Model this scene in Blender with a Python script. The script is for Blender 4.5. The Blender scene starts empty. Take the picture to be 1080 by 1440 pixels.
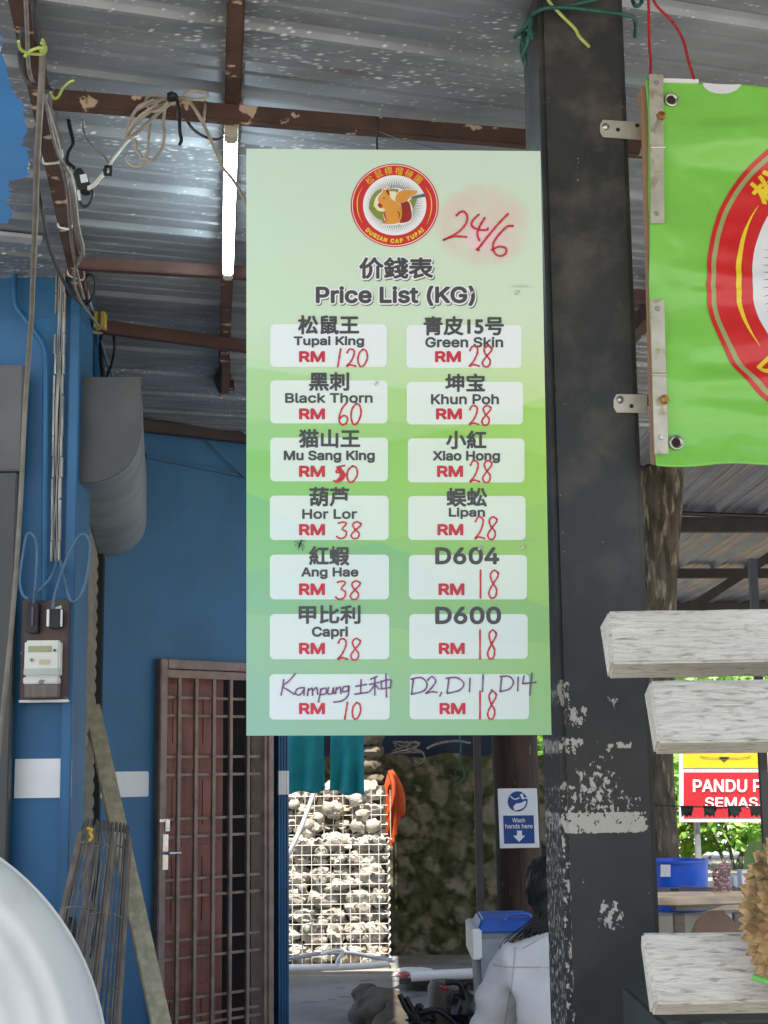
import bpy, bmesh, math, random
from mathutils import Vector, Matrix, noise as mnoise

random.seed(7)
SC = bpy.context.scene
COL = SC.collection
rad = math.radians

# ---------------------------------------------------------------- camera
FPX = 2163.0                      # focal length in photo pixels (photo 1080 x 1440)
CAM = Vector((0.0, 0.0, 1.55))
PITCH, ROLL = math.atan(360.0 / FPX), 0.012
Fw = Vector((0, math.cos(PITCH), math.sin(PITCH)))
U0 = Vector((0, -math.sin(PITCH), math.cos(PITCH)))
R0 = Vector((1, 0, 0))
RT = R0 * math.cos(ROLL) - U0 * math.sin(ROLL)
UP = U0 * math.cos(ROLL) + R0 * math.sin(ROLL)
cd = bpy.data.cameras.new('camera')
cd.sensor_fit = 'VERTICAL'; cd.sensor_height = 36.0; cd.sensor_width = 27.0
cd.lens = FPX / 1440 * 36.0
cd.clip_start = 0.05; cd.clip_end = 2000
cam = bpy.data.objects.new('camera', cd); COL.objects.link(cam)
cam.matrix_world = Matrix(((RT.x, UP.x, -Fw.x, CAM.x), (RT.y, UP.y, -Fw.y, CAM.y), (RT.z, UP.z, -Fw.z, CAM.z), (0, 0, 0, 1)))
SC.camera = cam

# ---------------------------------------------------------------- light
SUN_EL, SUN_AZ = 65.0, 180.0      # degrees; azimuth 180 = behind the camera
world = bpy.data.worlds.new('World'); SC.world = world; world.use_nodes = True
wn = world.node_tree.nodes; wl = world.node_tree.links
sky = wn.new('ShaderNodeTexSky'); sky.sky_type = 'NISHITA'; sky.sun_disc = False
sky.sun_elevation = rad(SUN_EL); sky.sun_rotation = rad(SUN_AZ)
sky.dust_density = 2.5; sky.air_density = 1.0
wl.new(sky.outputs[0], wn['Background'].inputs[0]); wn['Background'].inputs[1].default_value = 0.13
sd = bpy.data.lights.new('sun', 'SUN'); sd.energy = 4.2; sd.angle = rad(0.6); sd.color = (1.0, 0.95, 0.87)
sun = bpy.data.objects.new('sun', sd); COL.objects.link(sun); sun.location = (0, -8, 14)
a, e = rad(SUN_AZ), rad(SUN_EL)
to_sun = Vector((math.sin(a) * math.cos(e), math.cos(a) * math.cos(e), math.sin(e)))
sun.rotation_euler = (-to_sun).to_track_quat('-Z', 'Y').to_euler()
SC.view_settings.view_transform = 'Standard'; SC.view_settings.look = 'None'
SC.view_settings.exposure = 1.3; SC.view_settings.gamma = 1.0
SC.cycles.use_denoising = True
SC.cycles.max_bounces = 10; SC.cycles.diffuse_bounces = 6; SC.cycles.sample_clamp_indirect = 8.0

# ---------------------------------------------------------------- pixel -> point on a known plane
def ray(px, py):
    return (Fw + RT * ((px - 540.0) / FPX) + UP * ((720.0 - py) / FPX))
def W(px, py, d):
    r = ray(px, py); return CAM + r * (d / r.y)
def WZ(px, py, z):
    r = ray(px, py); return CAM + r * ((z - CAM.z) / r.z)
def WP(px, py, o, n):
    r = ray(px, py); return CAM + r * ((o - CAM).dot(n) / r.dot(n))

def lin(c):
    c /= 255.0
    return c / 12.92 if c <= 0.04045 else ((c + 0.055) / 1.055) ** 2.4
def S(r, g, b, k=1.0):
    return (lin(r) * k, lin(g) * k, lin(b) * k)

# ---------------------------------------------------------------- mesh helpers
class MB:
    def __init__(s): s.v = []; s.f = []; s.c = None
    def add(s, vs, fs):
        o = len(s.v); s.v += [Vector(p) for p in vs]; s.f += [tuple(i + o for i in f) for f in fs]; return s
    def hexa(s, c):               # 8 corners: bottom 0-3 ccw, top 4-7
        return s.add(c, [(3, 2, 1, 0), (4, 5, 6, 7), (0, 1, 5, 4), (1, 2, 6, 5), (2, 3, 7, 6), (3, 0, 4, 7)])
    def box(s, lo, hi):
        (x0, y0, z0), (x1, y1, z1) = lo, hi
        return s.hexa([(x0, y0, z0), (x1, y0, z0), (x1, y1, z0), (x0, y1, z0), (x0, y0, z1), (x1, y0, z1), (x1, y1, z1), (x0, y1, z1)])
    def obox(s, o, ex, ey, ez):   # corner + three edge vectors
        o, ex, ey, ez = map(Vector, (o, ex, ey, ez))
        return s.hexa([o, o + ex, o + ex + ey, o + ey, o + ez, o + ex + ez, o + ex + ey + ez, o + ey + ez])
    def bar(s, p, q, w, h, up=(0, 0, 1)):      # rectangular bar from p to q, w across, h along up, centred
        p, q, up = Vector(p), Vector(q), Vector(up)
        t = (q - p).normalized(); a = t.cross(up).normalized() * w; b = a.cross(t).normalized() * h
        return s.obox(p - a / 2 - b / 2, a, q - p, b)
    def tube(s, pts, r, n=7, smooth=0, r2=None, closed=False):
        pts = [Vector(p) for p in pts]
        if smooth: pts = crom(pts, smooth)
        m = len(pts); o = len(s.v); N = None
        for i, p in enumerate(pts):
            t = (pts[min(i + 1, m - 1)] - pts[max(i - 1, 0)])
            t = t.normalized() if t.length > 1e-9 else Vector((0, 0, 1))
            if N is None: N = t.orthogonal().normalized()
            else:
                N = N - t * N.dot(t); N = N.normalized() if N.length > 1e-6 else t.orthogonal().normalized()
            B = t.cross(N); rr = r if r2 is None else r + (r2 - r) * i / (m - 1)
            for k in range(n):
                an = 2 * math.pi * k / n; s.v.append(p + (N * math.cos(an) + B * math.sin(an)) * rr)
        for i in range(m - 1):
            for k in range(n):
                k2 = (k + 1) % n
                s.f.append((o + i * n + k, o + i * n + k2, o + (i + 1) * n + k2, o + (i + 1) * n + k))
        s.f.append(tuple(o + k for k in range(n))[::-1]); s.f.append(tuple(o + (m - 1) * n + k for k in range(n)))
        return s
    def lathe(s, prof, c=(0, 0, 0), ax=(0, 0, 1), n=32, cap=True):   # prof [(r, h)]
        c, ax = Vector(c), Vector(ax).normalized(); N = ax.orthogonal().normalized(); B = ax.cross(N); o = len(s.v)
        for r, h in prof:
            for k in range(n):
                an = 2 * math.pi * k / n; s.v.append(c + ax * h + (N * math.cos(an) + B * math.sin(an)) * r)
        for i in range(len(prof) - 1):
            for k in range(n):
                k2 = (k + 1) % n
                s.f.append((o + i * n + k, o + i * n + k2, o + (i + 1) * n + k2, o + (i + 1) * n + k))
        if not cap: return s
        if prof[0][0] > 1e-4: s.f.append(tuple(o + k for k in range(n))[::-1])
        if prof[-1][0] > 1e-4: s.f.append(tuple(o + (len(prof) - 1) * n + k for k in range(n)))
        return s
    def prism(s, poly, dv):       # planar 3D polygon extruded by vector dv
        poly = [Vector(p) for p in poly]; dv = Vector(dv); n = len(poly)
        return s.add(poly + [p + dv for p in poly], [tuple(range(n))[::-1], tuple(range(n, 2 * n))] + [(i, (i + 1) % n, n + (i + 1) % n, n + i) for i in range(n)])
    def grid(s, nu, nv, fn):
        o = len(s.v)
        for j in range(nv + 1):
            for i in range(nu + 1): s.v.append(Vector(fn(i / nu, j / nv)))
        for j in range(nv):
            for i in range(nu):
                k = o + j * (nu + 1) + i; s.f.append((k, k + 1, k + nu + 2, k + nu + 1))
        return s
    def blob(s, c, r, seed=0, amp=0.3, freq=2.0, sub=2):
        bm = bmesh.new(); bmesh.ops.create_icosphere(bm, subdivisions=sub, radius=1.0)
        c = Vector(c); off = Vector((seed * 3.17, seed * 1.3, -seed * 2.1)); vs = []
        for v in bm.verts:
            k = 1 + amp * mnoise.fractal(v.co * freq + off, 0.9, 2.0, 3)
            vs.append(c + Vector((v.co.x * r[0], v.co.y * r[1], v.co.z * r[2])) * k)
        fs = [tuple(x.index for x in f.verts) for f in bm.faces]; bm.free()
        return s.add(vs, fs)

def crom(pts, k):
    pts = [Vector(p) for p in pts]; out = []; n = len(pts)
    for i in range(n - 1):
        p0, p1, p2, p3 = pts[max(i - 1, 0)], pts[i], pts[i + 1], pts[min(i + 2, n - 1)]
        for j in range(k):
            t = j / k
            out.append(0.5 * ((2 * p1) + (p2 - p0) * t + (2 * p0 - 5 * p1 + 4 * p2 - p3) * t * t + (3 * p1 - p0 - 3 * p2 + p3) * t * t * t))
    out.append(pts[-1]); return out

WL = {}                            # world location of every object (no rotations are used on parents)
def link(o, parent, at):
    COL.objects.link(o); WL[o.name] = Vector(at)
    if parent is not None:
        o.parent = parent; o.location = Vector(at) - WL[parent.name]
    else: o.location = at
    return o
def tag(o, label=None, cat=None, group=None, kind=None):
    for k, v in (('label', label), ('category', cat), ('group', group), ('kind', kind)):
        if v: o[k] = v
    return o
def thing(name, label, cat, at, group=None):
    return tag(link(bpy.data.objects.new(name, None), None, at), label, cat, group)
def obj(name, mb, mat, parent=None, label=None, cat=None, group=None, kind=None, smooth=False, bevel=0.0, at=None, recalc=True, solid=0.0):
    if at is None:
        if parent is not None: at = WL[parent.name]
        else:
            xs = [v.x for v in mb.v]; ys = [v.y for v in mb.v]; zs = [v.z for v in mb.v]
            at = Vector(((min(xs) + max(xs)) / 2, (min(ys) + max(ys)) / 2, min(zs)))
    at = Vector(at)
    me = bpy.data.meshes.new(name)
    me.from_pydata([v - at for v in mb.v], [], mb.f)
    if recalc or bevel:
        bm = bmesh.new(); bm.from_mesh(me)
        if recalc: bmesh.ops.recalc_face_normals(bm, faces=bm.faces)
        if bevel: bmesh.ops.bevel(bm, geom=[ed for ed in bm.edges if len(ed.link_faces) == 2 and ed.calc_face_angle(0) > 0.6], offset=bevel, segments=2, affect='EDGES', clamp_overlap=True)
        bm.to_mesh(me); bm.free()
    me.materials.append(mat)
    o = bpy.data.objects.new(name, me)
    link(o, parent, at)
    if smooth:
        for p in me.polygons: p.use_smooth = True
        me.set_sharp_from_angle(angle=rad(38 if smooth is True else smooth))
    if solid:
        md = o.modifiers.new('thickness', 'SOLIDIFY'); md.thickness = solid; md.offset = 0
    return tag(o, label, cat, group, kind)

# ---------------------------------------------------------------- materials
MATS = {}
def mat(name, c1, c2=None, scale=8.0, rough=0.6, metal=0.0, bump=0.0, bscale=None, stretch=(1, 1, 1), lo=0.35, hi=0.65, spec=0.5, c3=None, c3scale=40, c3lo=0.62, c3hi=0.66, detail=6.0, trans=0.0, rvar=0.0):
    if name in MATS: return MATS[name]
    m = bpy.data.materials.new(name); m.use_nodes = True; MATS[name] = m
    nt = m.node_tree; n, l = nt.nodes, nt.links; b = n['Principled BSDF']
    b.inputs['Roughness'].default_value = rough; b.inputs['Metallic'].default_value = metal
    b.inputs['Specular IOR Level'].default_value = spec
    c2 = c2 or tuple(x * 0.82 for x in c1)
    tc = n.new('ShaderNodeTexCoord'); mp = n.new('ShaderNodeMapping'); mp.inputs['Scale'].default_value = stretch
    l.new(tc.outputs['Object'], mp.inputs[0])
    nz = n.new('ShaderNodeTexNoise'); nz.inputs['Scale'].default_value = scale; nz.inputs['Detail'].default_value = detail
    l.new(mp.outputs[0], nz.inputs['Vector'])
    cr = n.new('ShaderNodeValToRGB'); cr.color_ramp.elements[0].position = lo; cr.color_ramp.elements[1].position = hi
    cr.color_ramp.elements[0].color = (*c1, 1); cr.color_ramp.elements[1].color = (*c2, 1)
    l.new(nz.outputs['Fac'], cr.inputs[0]); col = cr.outputs[0]
    if c3:
        n3 = n.new('ShaderNodeTexNoise'); n3.inputs['Scale'].default_value = c3scale; n3.inputs['Detail'].default_value = 4
        l.new(mp.outputs[0], n3.inputs['Vector'])
        mr = n.new('ShaderNodeMapRange'); mr.inputs[1].default_value = c3lo; mr.inputs[2].default_value = c3hi
        l.new(n3.outputs['Fac'], mr.inputs[0])
        mx = n.new('ShaderNodeMix'); mx.data_type = 'RGBA'; l.new(mr.outputs[0], mx.inputs[0])
        l.new(col, mx.inputs[6]); mx.inputs[7].default_value = (*c3, 1); col = mx.outputs[2]
    l.new(col, b.inputs['Base Color'])
    if rvar:
        rr = n.new('ShaderNodeMapRange'); rr.inputs[3].default_value = rough - rvar; rr.inputs[4].default_value = rough + rvar
        l.new(nz.outputs['Fac'], rr.inputs[0]); l.new(rr.outputs[0], b.inputs['Roughness'])
    if bump:
        nb = n.new('ShaderNodeTexNoise'); nb.inputs['Scale'].default_value = bscale or scale * 4; nb.inputs['Detail'].default_value = 5
        l.new(mp.outputs[0], nb.inputs['Vector'])
        bp = n.new('ShaderNodeBump'); bp.inputs['Strength'].default_value = bump; bp.inputs['Distance'].default_value = 0.01
        l.new(nb.outputs['Fac'], bp.inputs['Height']); l.new(bp.outputs[0], b.inputs['Normal'])
    if trans:
        b.inputs['Transmission Weight'].default_value = trans
    return m
def NT(m): return m.node_tree.nodes, m.node_tree.links, m.node_tree.nodes['Principled BSDF']
def attr_mat(name, rough=0.4, spec=0.5, bump=0.0, bscale=300):
    m = bpy.data.materials.new(name); m.use_nodes = True; n, l, b = NT(m)
    at = n.new('ShaderNodeVertexColor'); at.layer_name = 'print'; l.new(at.outputs[0], b.inputs['Base Color'])
    b.inputs['Roughness'].default_value = rough; b.inputs['Specular IOR Level'].default_value = spec
    if bump:
        tc = n.new('ShaderNodeTexCoord'); nb = n.new('ShaderNodeTexNoise'); nb.inputs['Scale'].default_value = bscale
        l.new(tc.outputs['Object'], nb.inputs['Vector']); bp = n.new('ShaderNodeBump'); bp.inputs['Strength'].default_value = bump; bp.inputs['Distance'].default_value = 0.002
        l.new(nb.outputs['Fac'], bp.inputs['Height']); l.new(bp.outputs[0], b.inputs['Normal'])
    return m
def emis(name, c, s):
    m = bpy.data.materials.new(name); m.use_nodes = True; n, l, b = NT(m)
    b.inputs['Base Color'].default_value = (.8, .8, .8, 1); b.inputs['Emission Color'].default_value = (*c, 1); b.inputs['Emission Strength'].default_value = s
    return m

M_BLUE = mat('blue wall paint', S(38, 104, 148), S(31, 91, 131), 2.5, 0.5, bump=0.08, bscale=30, c3=S(52, 104, 138), c3scale=3.5, c3lo=.55, c3hi=.8)
M_BLUE2 = mat('blue metal paint', S(38, 102, 146), S(28, 86, 124), 3.0, 0.42, bump=0.05)
M_WHITE = mat('white wall paint', S(246, 246, 244), S(232, 232, 230), 6, 0.6, bump=0.05, bscale=40)
M_BROWN = mat('brown oxide paint', S(92, 66, 54), S(70, 49, 41), 9, 0.6, c3=S(196, 170, 145), c3scale=19, c3lo=.615, c3hi=.645, bump=0.15, bscale=60)
M_BROWN2 = mat('brown oxide paint plain', S(88, 60, 52), S(70, 46, 40), 9, 0.6, c3=S(150, 120, 100), c3scale=30, c3lo=.72, c3hi=.76, bump=0.1)
M_STEEL = mat('zinc plated strap', S(206, 202, 188), S(186, 180, 166), 25, 0.42, metal=0.55, bump=0.05, c3=S(150, 130, 96), c3scale=30, c3lo=.6, c3hi=.75)
M_BRASS = mat('passivated bolt', S(190, 140, 70), S(150, 105, 55), 60, 0.35, metal=0.8)
M_DGREY = mat('dark grey sheet', S(86, 84, 82), S(70, 69, 68), 5, 0.55, bump=0.08, c3=S(150, 148, 146), c3scale=26, c3lo=.72, c3hi=.75)
M_LGREY = mat('galvanised cover', S(140, 150, 154), S(118, 128, 134), 5, 0.6, metal=0.2, stretch=(1, 1, .6), bump=0.05)
M_CABLE = mat('grey cable sheath', S(140, 134, 124), S(110, 105, 98), 30, 0.6)
M_CABLED = mat('dark cable sheath', S(78, 76, 72), S(58, 56, 54), 30, 0.6)
M_CABLEW = mat('white cable sheath', S(222, 218, 208), S(195, 190, 180), 30, 0.5)
M_CABLEB = mat('blue painted cable', S(86, 118, 142), S(70, 102, 128), 30, 0.5)
M_BLACK = mat('black plastic', S(30, 30, 31), S(22, 22, 23), 20, 0.5)
M_TWINE = mat('yellow green twine', S(190, 205, 110), S(165, 182, 90), 40, 0.7)
M_RED = mat('red string', S(190, 42, 44), S(160, 32, 36), 80, 0.7)
M_GREENR = mat('green wire', S(40, 98, 84), S(30, 76, 66), 60, 0.5)
M_CONC = mat('concrete floor', S(150, 147, 140), S(120, 118, 112), 1.6, 0.75, bump=0.15, bscale=25, c3=S(92, 90, 86), c3scale=4, c3lo=.58, c3hi=.72)
M_ROAD = mat('pale road', S(172, 168, 160), S(150, 147, 140), 1.2, 0.85, bump=0.2, bscale=60)
M_WOODG = mat('weathered grey wood', S(206, 196, 166), S(172, 162, 134), 6, 0.75, stretch=(6, 6, .7), bump=0.25, bscale=30)
M_BARK = mat('brown bark', S(104, 94, 78), S(58, 51, 42), 7, 0.9, stretch=(3, 3, .7), bump=0.9, bscale=22, c3=S(150, 140, 120), c3scale=9, c3lo=.55, c3hi=.7)
M_BARKD = mat('dark brown timber', S(66, 48, 38), S(40, 29, 23), 6, 0.85, stretch=(3, 3, .5), bump=0.6, bscale=22, c3=S(100, 86, 70), c3scale=12, c3lo=.64, c3hi=.72)
M_STONE = mat('pale limestone', S(210, 203, 188), S(138, 130, 116), 12, 0.9, bump=0.6, bscale=60, c3=S(200, 160, 120), c3scale=6, c3lo=.6, c3hi=.8)
M_WIREW = mat('white coated wire', S(225, 222, 212), S(200, 196, 186), 30, 0.5)
M_MOSS = mat('mossy stone', S(86, 86, 46), S(50, 54, 26), 7, 0.95, bump=1.0, bscale=18, c3=S(134, 126, 102), c3scale=6, c3lo=.52, c3hi=.64)
M_TEAL = mat('teal cloth', S(26, 152, 158), S(20, 130, 138), 6, 0.8, bump=0.1, bscale=200)
M_ORANGE = mat('orange hose', S(214, 92, 40), S(186, 74, 30), 12, 0.5)
M_BINB = mat('blue plastic', S(66, 108, 192), S(56, 96, 176), 8, 0.4)
M_BLUEV = mat('vivid blue plastic', S(34, 100, 220), S(26, 86, 200), 6, 0.35)
M_BIN = mat('milky grey plastic', S(150, 156, 162), S(130, 136, 144), 10, 0.45)
M_SHIRT = mat('grey shirt cloth', S(216, 213, 210), S(204, 201, 198), 9, 0.9, bump=0.35, bscale=16)
M_HAIR = mat('black hair', S(22, 20, 20), S(14, 13, 13), 60, 0.55, stretch=(1, 1, .2), bump=0.4)
M_SKIN = mat('skin', S(196, 150, 122), S(182, 134, 108), 20, 0.5)
M_JEAN = mat('dark cloth', S(50, 54, 66), S(40, 44, 54), 20, 0.85)
M_PLASW = mat('white plastic', S(242, 241, 234), S(230, 230, 224), 2, 0.4, bump=0.03, bscale=6)
M_WIREG = mat('grey steel wire', S(122, 116, 108), S(92, 86, 80), 20, 0.5, metal=0.4)
M_DOOR = mat('red brown timber', S(152, 94, 80), S(120, 70, 58), 5, 0.5, stretch=(5, 5, .5), bump=0.2, bscale=20)
M_GRILLE = mat('brown grille paint', S(150, 128, 116), S(124, 104, 94), 16, 0.5)
M_CHROME = mat('bright metal', S(205, 203, 198), S(170, 168, 162), 30, 0.25, metal=0.9)
M_TABLE = mat('brown table wood', S(116, 107, 96), S(92, 84, 75), 5, 0.4, stretch=(1, 6, 6), bump=0.1)
M_DARKWOOD = mat('dark chair wood', S(66, 50, 42), S(48, 36, 30), 6, 0.45)
M_PURPLE = mat('dark red fruit', S(96, 34, 48), S(62, 22, 34), 30, 0.5)
M_TRUSS = mat('dark truss paint', S(62, 54, 52), S(46, 40, 39), 8, 0.6)
M_PAPERW = mat('white card', S(236, 238, 240), S(222, 225, 229), 4, 0.5)
M_SIGNB = mat('sign blue', S(22, 70, 140), S(18, 62, 128), 4, 0.5)
M_SIGNR = mat('sign red', S(190, 34, 44), S(176, 30, 40), 4, 0.5)
M_SIGNY = mat('sign yellow', S(244, 190, 30), S(232, 178, 24), 4, 0.5)
M_TARP = mat('navy tarpaulin', S(24, 44, 66), S(18, 34, 52), 4, 0.6, bump=0.3, bscale=8)
M_SACK = mat('brown grey sacking', S(92, 84, 70), S(60, 54, 44), 5, 0.9, bump=0.4, bscale=30)
M_INK = mat('dark print ink', S(74, 74, 76), S(68, 68, 70), 10, 0.45)
M_INKR = mat('red print ink', S(206, 46, 66), S(196, 42, 60), 10, 0.45)
M_PENR = mat('red marker', S(196, 34, 48), S(206, 70, 80), 40, 0.5)
M_PENP = mat('purple marker', S(112, 74, 122), S(134, 98, 142), 40, 0.5)
M_PW = mat('white print', S(240, 240, 238), S(234, 235, 233), 10, 0.45)
M_PRED = mat('emblem red', S(210, 44, 48), S(200, 40, 44), 10, 0.45)
M_PYEL = mat('emblem yellow', S(240, 206, 50), S(232, 196, 44), 10, 0.45)
M_PORG = mat('emblem orange', S(226, 158, 62), S(216, 148, 54), 10, 0.45)
M_PDRED = mat('emblem dark red', S(166, 44, 34), S(150, 38, 30), 10, 0.45)
M_POLI = mat('emblem olive', S(142, 150, 66), S(126, 136, 56), 10, 0.45)
M_PCRM = mat('emblem cream', S(240, 234, 190), S(232, 226, 180), 10, 0.45)
M_PGRY = mat('emblem grey', S(104, 104, 112), S(92, 92, 100), 10, 0.45)

def leaf_mat(name, c1, c2):
    m = mat(name, c1, c2, 3.0, 0.5)
    n, l, b = NT(m)
    tr = n.new('ShaderNodeBsdfTranslucent'); mx = n.new('ShaderNodeMixShader'); mx.inputs[0].default_value = 0.35
    cs = b.inputs['Base Color'].links[0].from_socket; l.new(cs, tr.inputs[0])
    l.new(b.outputs[0], mx.inputs[1]); l.new(tr.outputs[0], mx.inputs[2]); l.new(mx.outputs[0], n['Material Output'].inputs[0])
    return m
M_LEAF = [leaf_mat('yellow green leaves', S(186, 206, 84), S(140, 178, 60)), leaf_mat('mid green leaves', S(100, 146, 52), S(70, 112, 40)), leaf_mat('fresh green leaves', S(160, 198, 96), S(118, 166, 64))]

def roof_mat():
    m = mat('corrugated zinc', S(172, 176, 180), S(140, 144, 148), 2.2, 0.40, metal=0.55, bump=0.05, bscale=10, stretch=(1, 2.5, 1), rvar=.08, c3=S(122, 104, 88), c3scale=2.5, c3lo=.6, c3hi=.85)
    n, l, b = NT(m)
    cs = b.inputs['Base Color'].links[0].from_socket
    tc = n.new('ShaderNodeTexCoord'); vo = n.new('ShaderNodeTexVoronoi'); vo.inputs['Scale'].default_value = 80; vo.inputs['Randomness'].default_value = 1
    mp = n.new('ShaderNodeMapping'); mp.inputs['Scale'].default_value = (.42, 1.1, 1); l.new(tc.outputs['Object'], mp.inputs[0]); l.new(mp.outputs[0], vo.inputs['Vector'])
    nz = n.new('ShaderNodeTexNoise'); nz.inputs['Scale'].default_value = 2.2; l.new(tc.outputs['Object'], nz.inputs['Vector'])
    mr = n.new('ShaderNodeMapRange'); mr.inputs[1].default_value = .35; mr.inputs[2].default_value = .62; mr.inputs[3].default_value = 0.02; mr.inputs[4].default_value = 0.36
    l.new(nz.outputs['Fac'], mr.inputs[0])
    sub = n.new('ShaderNodeMath'); sub.operation = 'SUBTRACT'; l.new(mr.outputs[0], sub.inputs[0]); l.new(vo.outputs['Distance'], sub.inputs[1])
    ml = n.new('ShaderNodeMath'); ml.operation = 'MULTIPLY'; ml.inputs[1].default_value = 6; ml.use_clamp = True; l.new(sub.outputs[0], ml.inputs[0])
    mx = n.new('ShaderNodeMix'); mx.data_type = 'RGBA'; l.new(ml.outputs[0], mx.inputs[0]); l.new(cs, mx.inputs[6]); mx.inputs[7].default_value = (.74, .76, .77, 1)
    l.new(mx.outputs[2], b.inputs['Base Color'])
    mm = n.new('ShaderNodeMath'); mm.operation = 'MULTIPLY_ADD'; mm.inputs[1].default_value = -.45; mm.inputs[2].default_value = .45; l.new(ml.outputs[0], mm.inputs[0]); l.new(mm.outputs[0], b.inputs['Metallic'])
    return m
M_ROOF = roof_mat()
def rubble_mat():
    n, l, b = NT(M_MOSS)
    cs = b.inputs['Base Color'].links[0].from_socket
    tc = n.new('ShaderNodeTexCoord'); mp = n.new('ShaderNodeMapping'); mp.inputs['Scale'].default_value = (5.2, 2, 6.2); l.new(tc.outputs['Object'], mp.inputs[0])
    nz = n.new('ShaderNodeTexNoise'); nz.inputs['Scale'].default_value = 1.4; l.new(mp.outputs[0], nz.inputs['Vector'])
    ad = n.new('ShaderNodeMix'); ad.data_type = 'RGBA'; ad.blend_type = 'ADD'; ad.inputs[0].default_value = .55; l.new(mp.outputs[0], ad.inputs[6]); l.new(nz.outputs['Color'], ad.inputs[7])
    vo = n.new('ShaderNodeTexVoronoi'); vo.feature = 'DISTANCE_TO_EDGE'; vo.inputs['Scale'].default_value = 1.0; l.new(ad.outputs[2], vo.inputs['Vector'])
    vc = n.new('ShaderNodeTexVoronoi'); vc.inputs['Scale'].default_value = 1.0; l.new(ad.outputs[2], vc.inputs['Vector'])
    sp = n.new('ShaderNodeSeparateColor'); l.new(vc.outputs['Color'], sp.inputs[0])
    mr = n.new('ShaderNodeMapRange'); mr.inputs[1].default_value = .06; mr.inputs[2].default_value = .2; l.new(vo.outputs['Distance'], mr.inputs[0])
    mm = n.new('ShaderNodeMath'); mm.operation = 'MULTIPLY'; l.new(mr.outputs[0], mm.inputs[0]); l.new(sp.outputs[0], mm.inputs[1])
    mx = n.new('ShaderNodeMix'); mx.data_type = 'RGBA'; l.new(mm.outputs[0], mx.inputs[0]); l.new(cs, mx.inputs[6]); mx.inputs[7].default_value = (*S(128, 122, 98), 1)
    l.new(mx.outputs[2], b.inputs['Base Color'])
rubble_mat()
M_ROOF2 = mat('grey roofing', S(146, 148, 156), S(126, 128, 136), 3, 0.5, metal=0.3, stretch=(3, .6, 1))

def plank_mat():
    m = mat('weathered white paint', S(226, 221, 208), S(206, 200, 186), 9, 0.7, bump=0.5, bscale=70, stretch=(.38, 1.6, 1.6),
            c3=S(158, 148, 130), c3scale=95, c3lo=.54, c3hi=.72)
    n, l, b = NT(m)
    cs = b.inputs['Base Color'].links[0].from_socket
    tc = n.new('ShaderNodeTexCoord'); mp = n.new('ShaderNodeMapping'); mp.inputs['Scale'].default_value = (4, 40, 40); l.new(tc.outputs['Object'], mp.inputs[0])
    nz = n.new('ShaderNodeTexNoise'); nz.inputs['Scale'].default_value = 4; nz.inputs['Detail'].default_value = 6; l.new(mp.outputs[0], nz.inputs['Vector'])
    mr = n.new('ShaderNodeMapRange'); mr.inputs[1].default_value = .52; mr.inputs[2].default_value = .8; mr.inputs[4].default_value = .5; l.new(nz.outputs['Fac'], mr.inputs[0])
    mx = n.new('ShaderNodeMix'); mx.data_type = 'RGBA'; l.new(mr.outputs[0], mx.inputs[0]); l.new(cs, mx.inputs[6]); mx.inputs[7].default_value = (*S(150, 142, 128), 1)
    l.new(mx.outputs[2], b.inputs['Base Color'])
    return m
M_PLANK = plank_mat()

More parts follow.
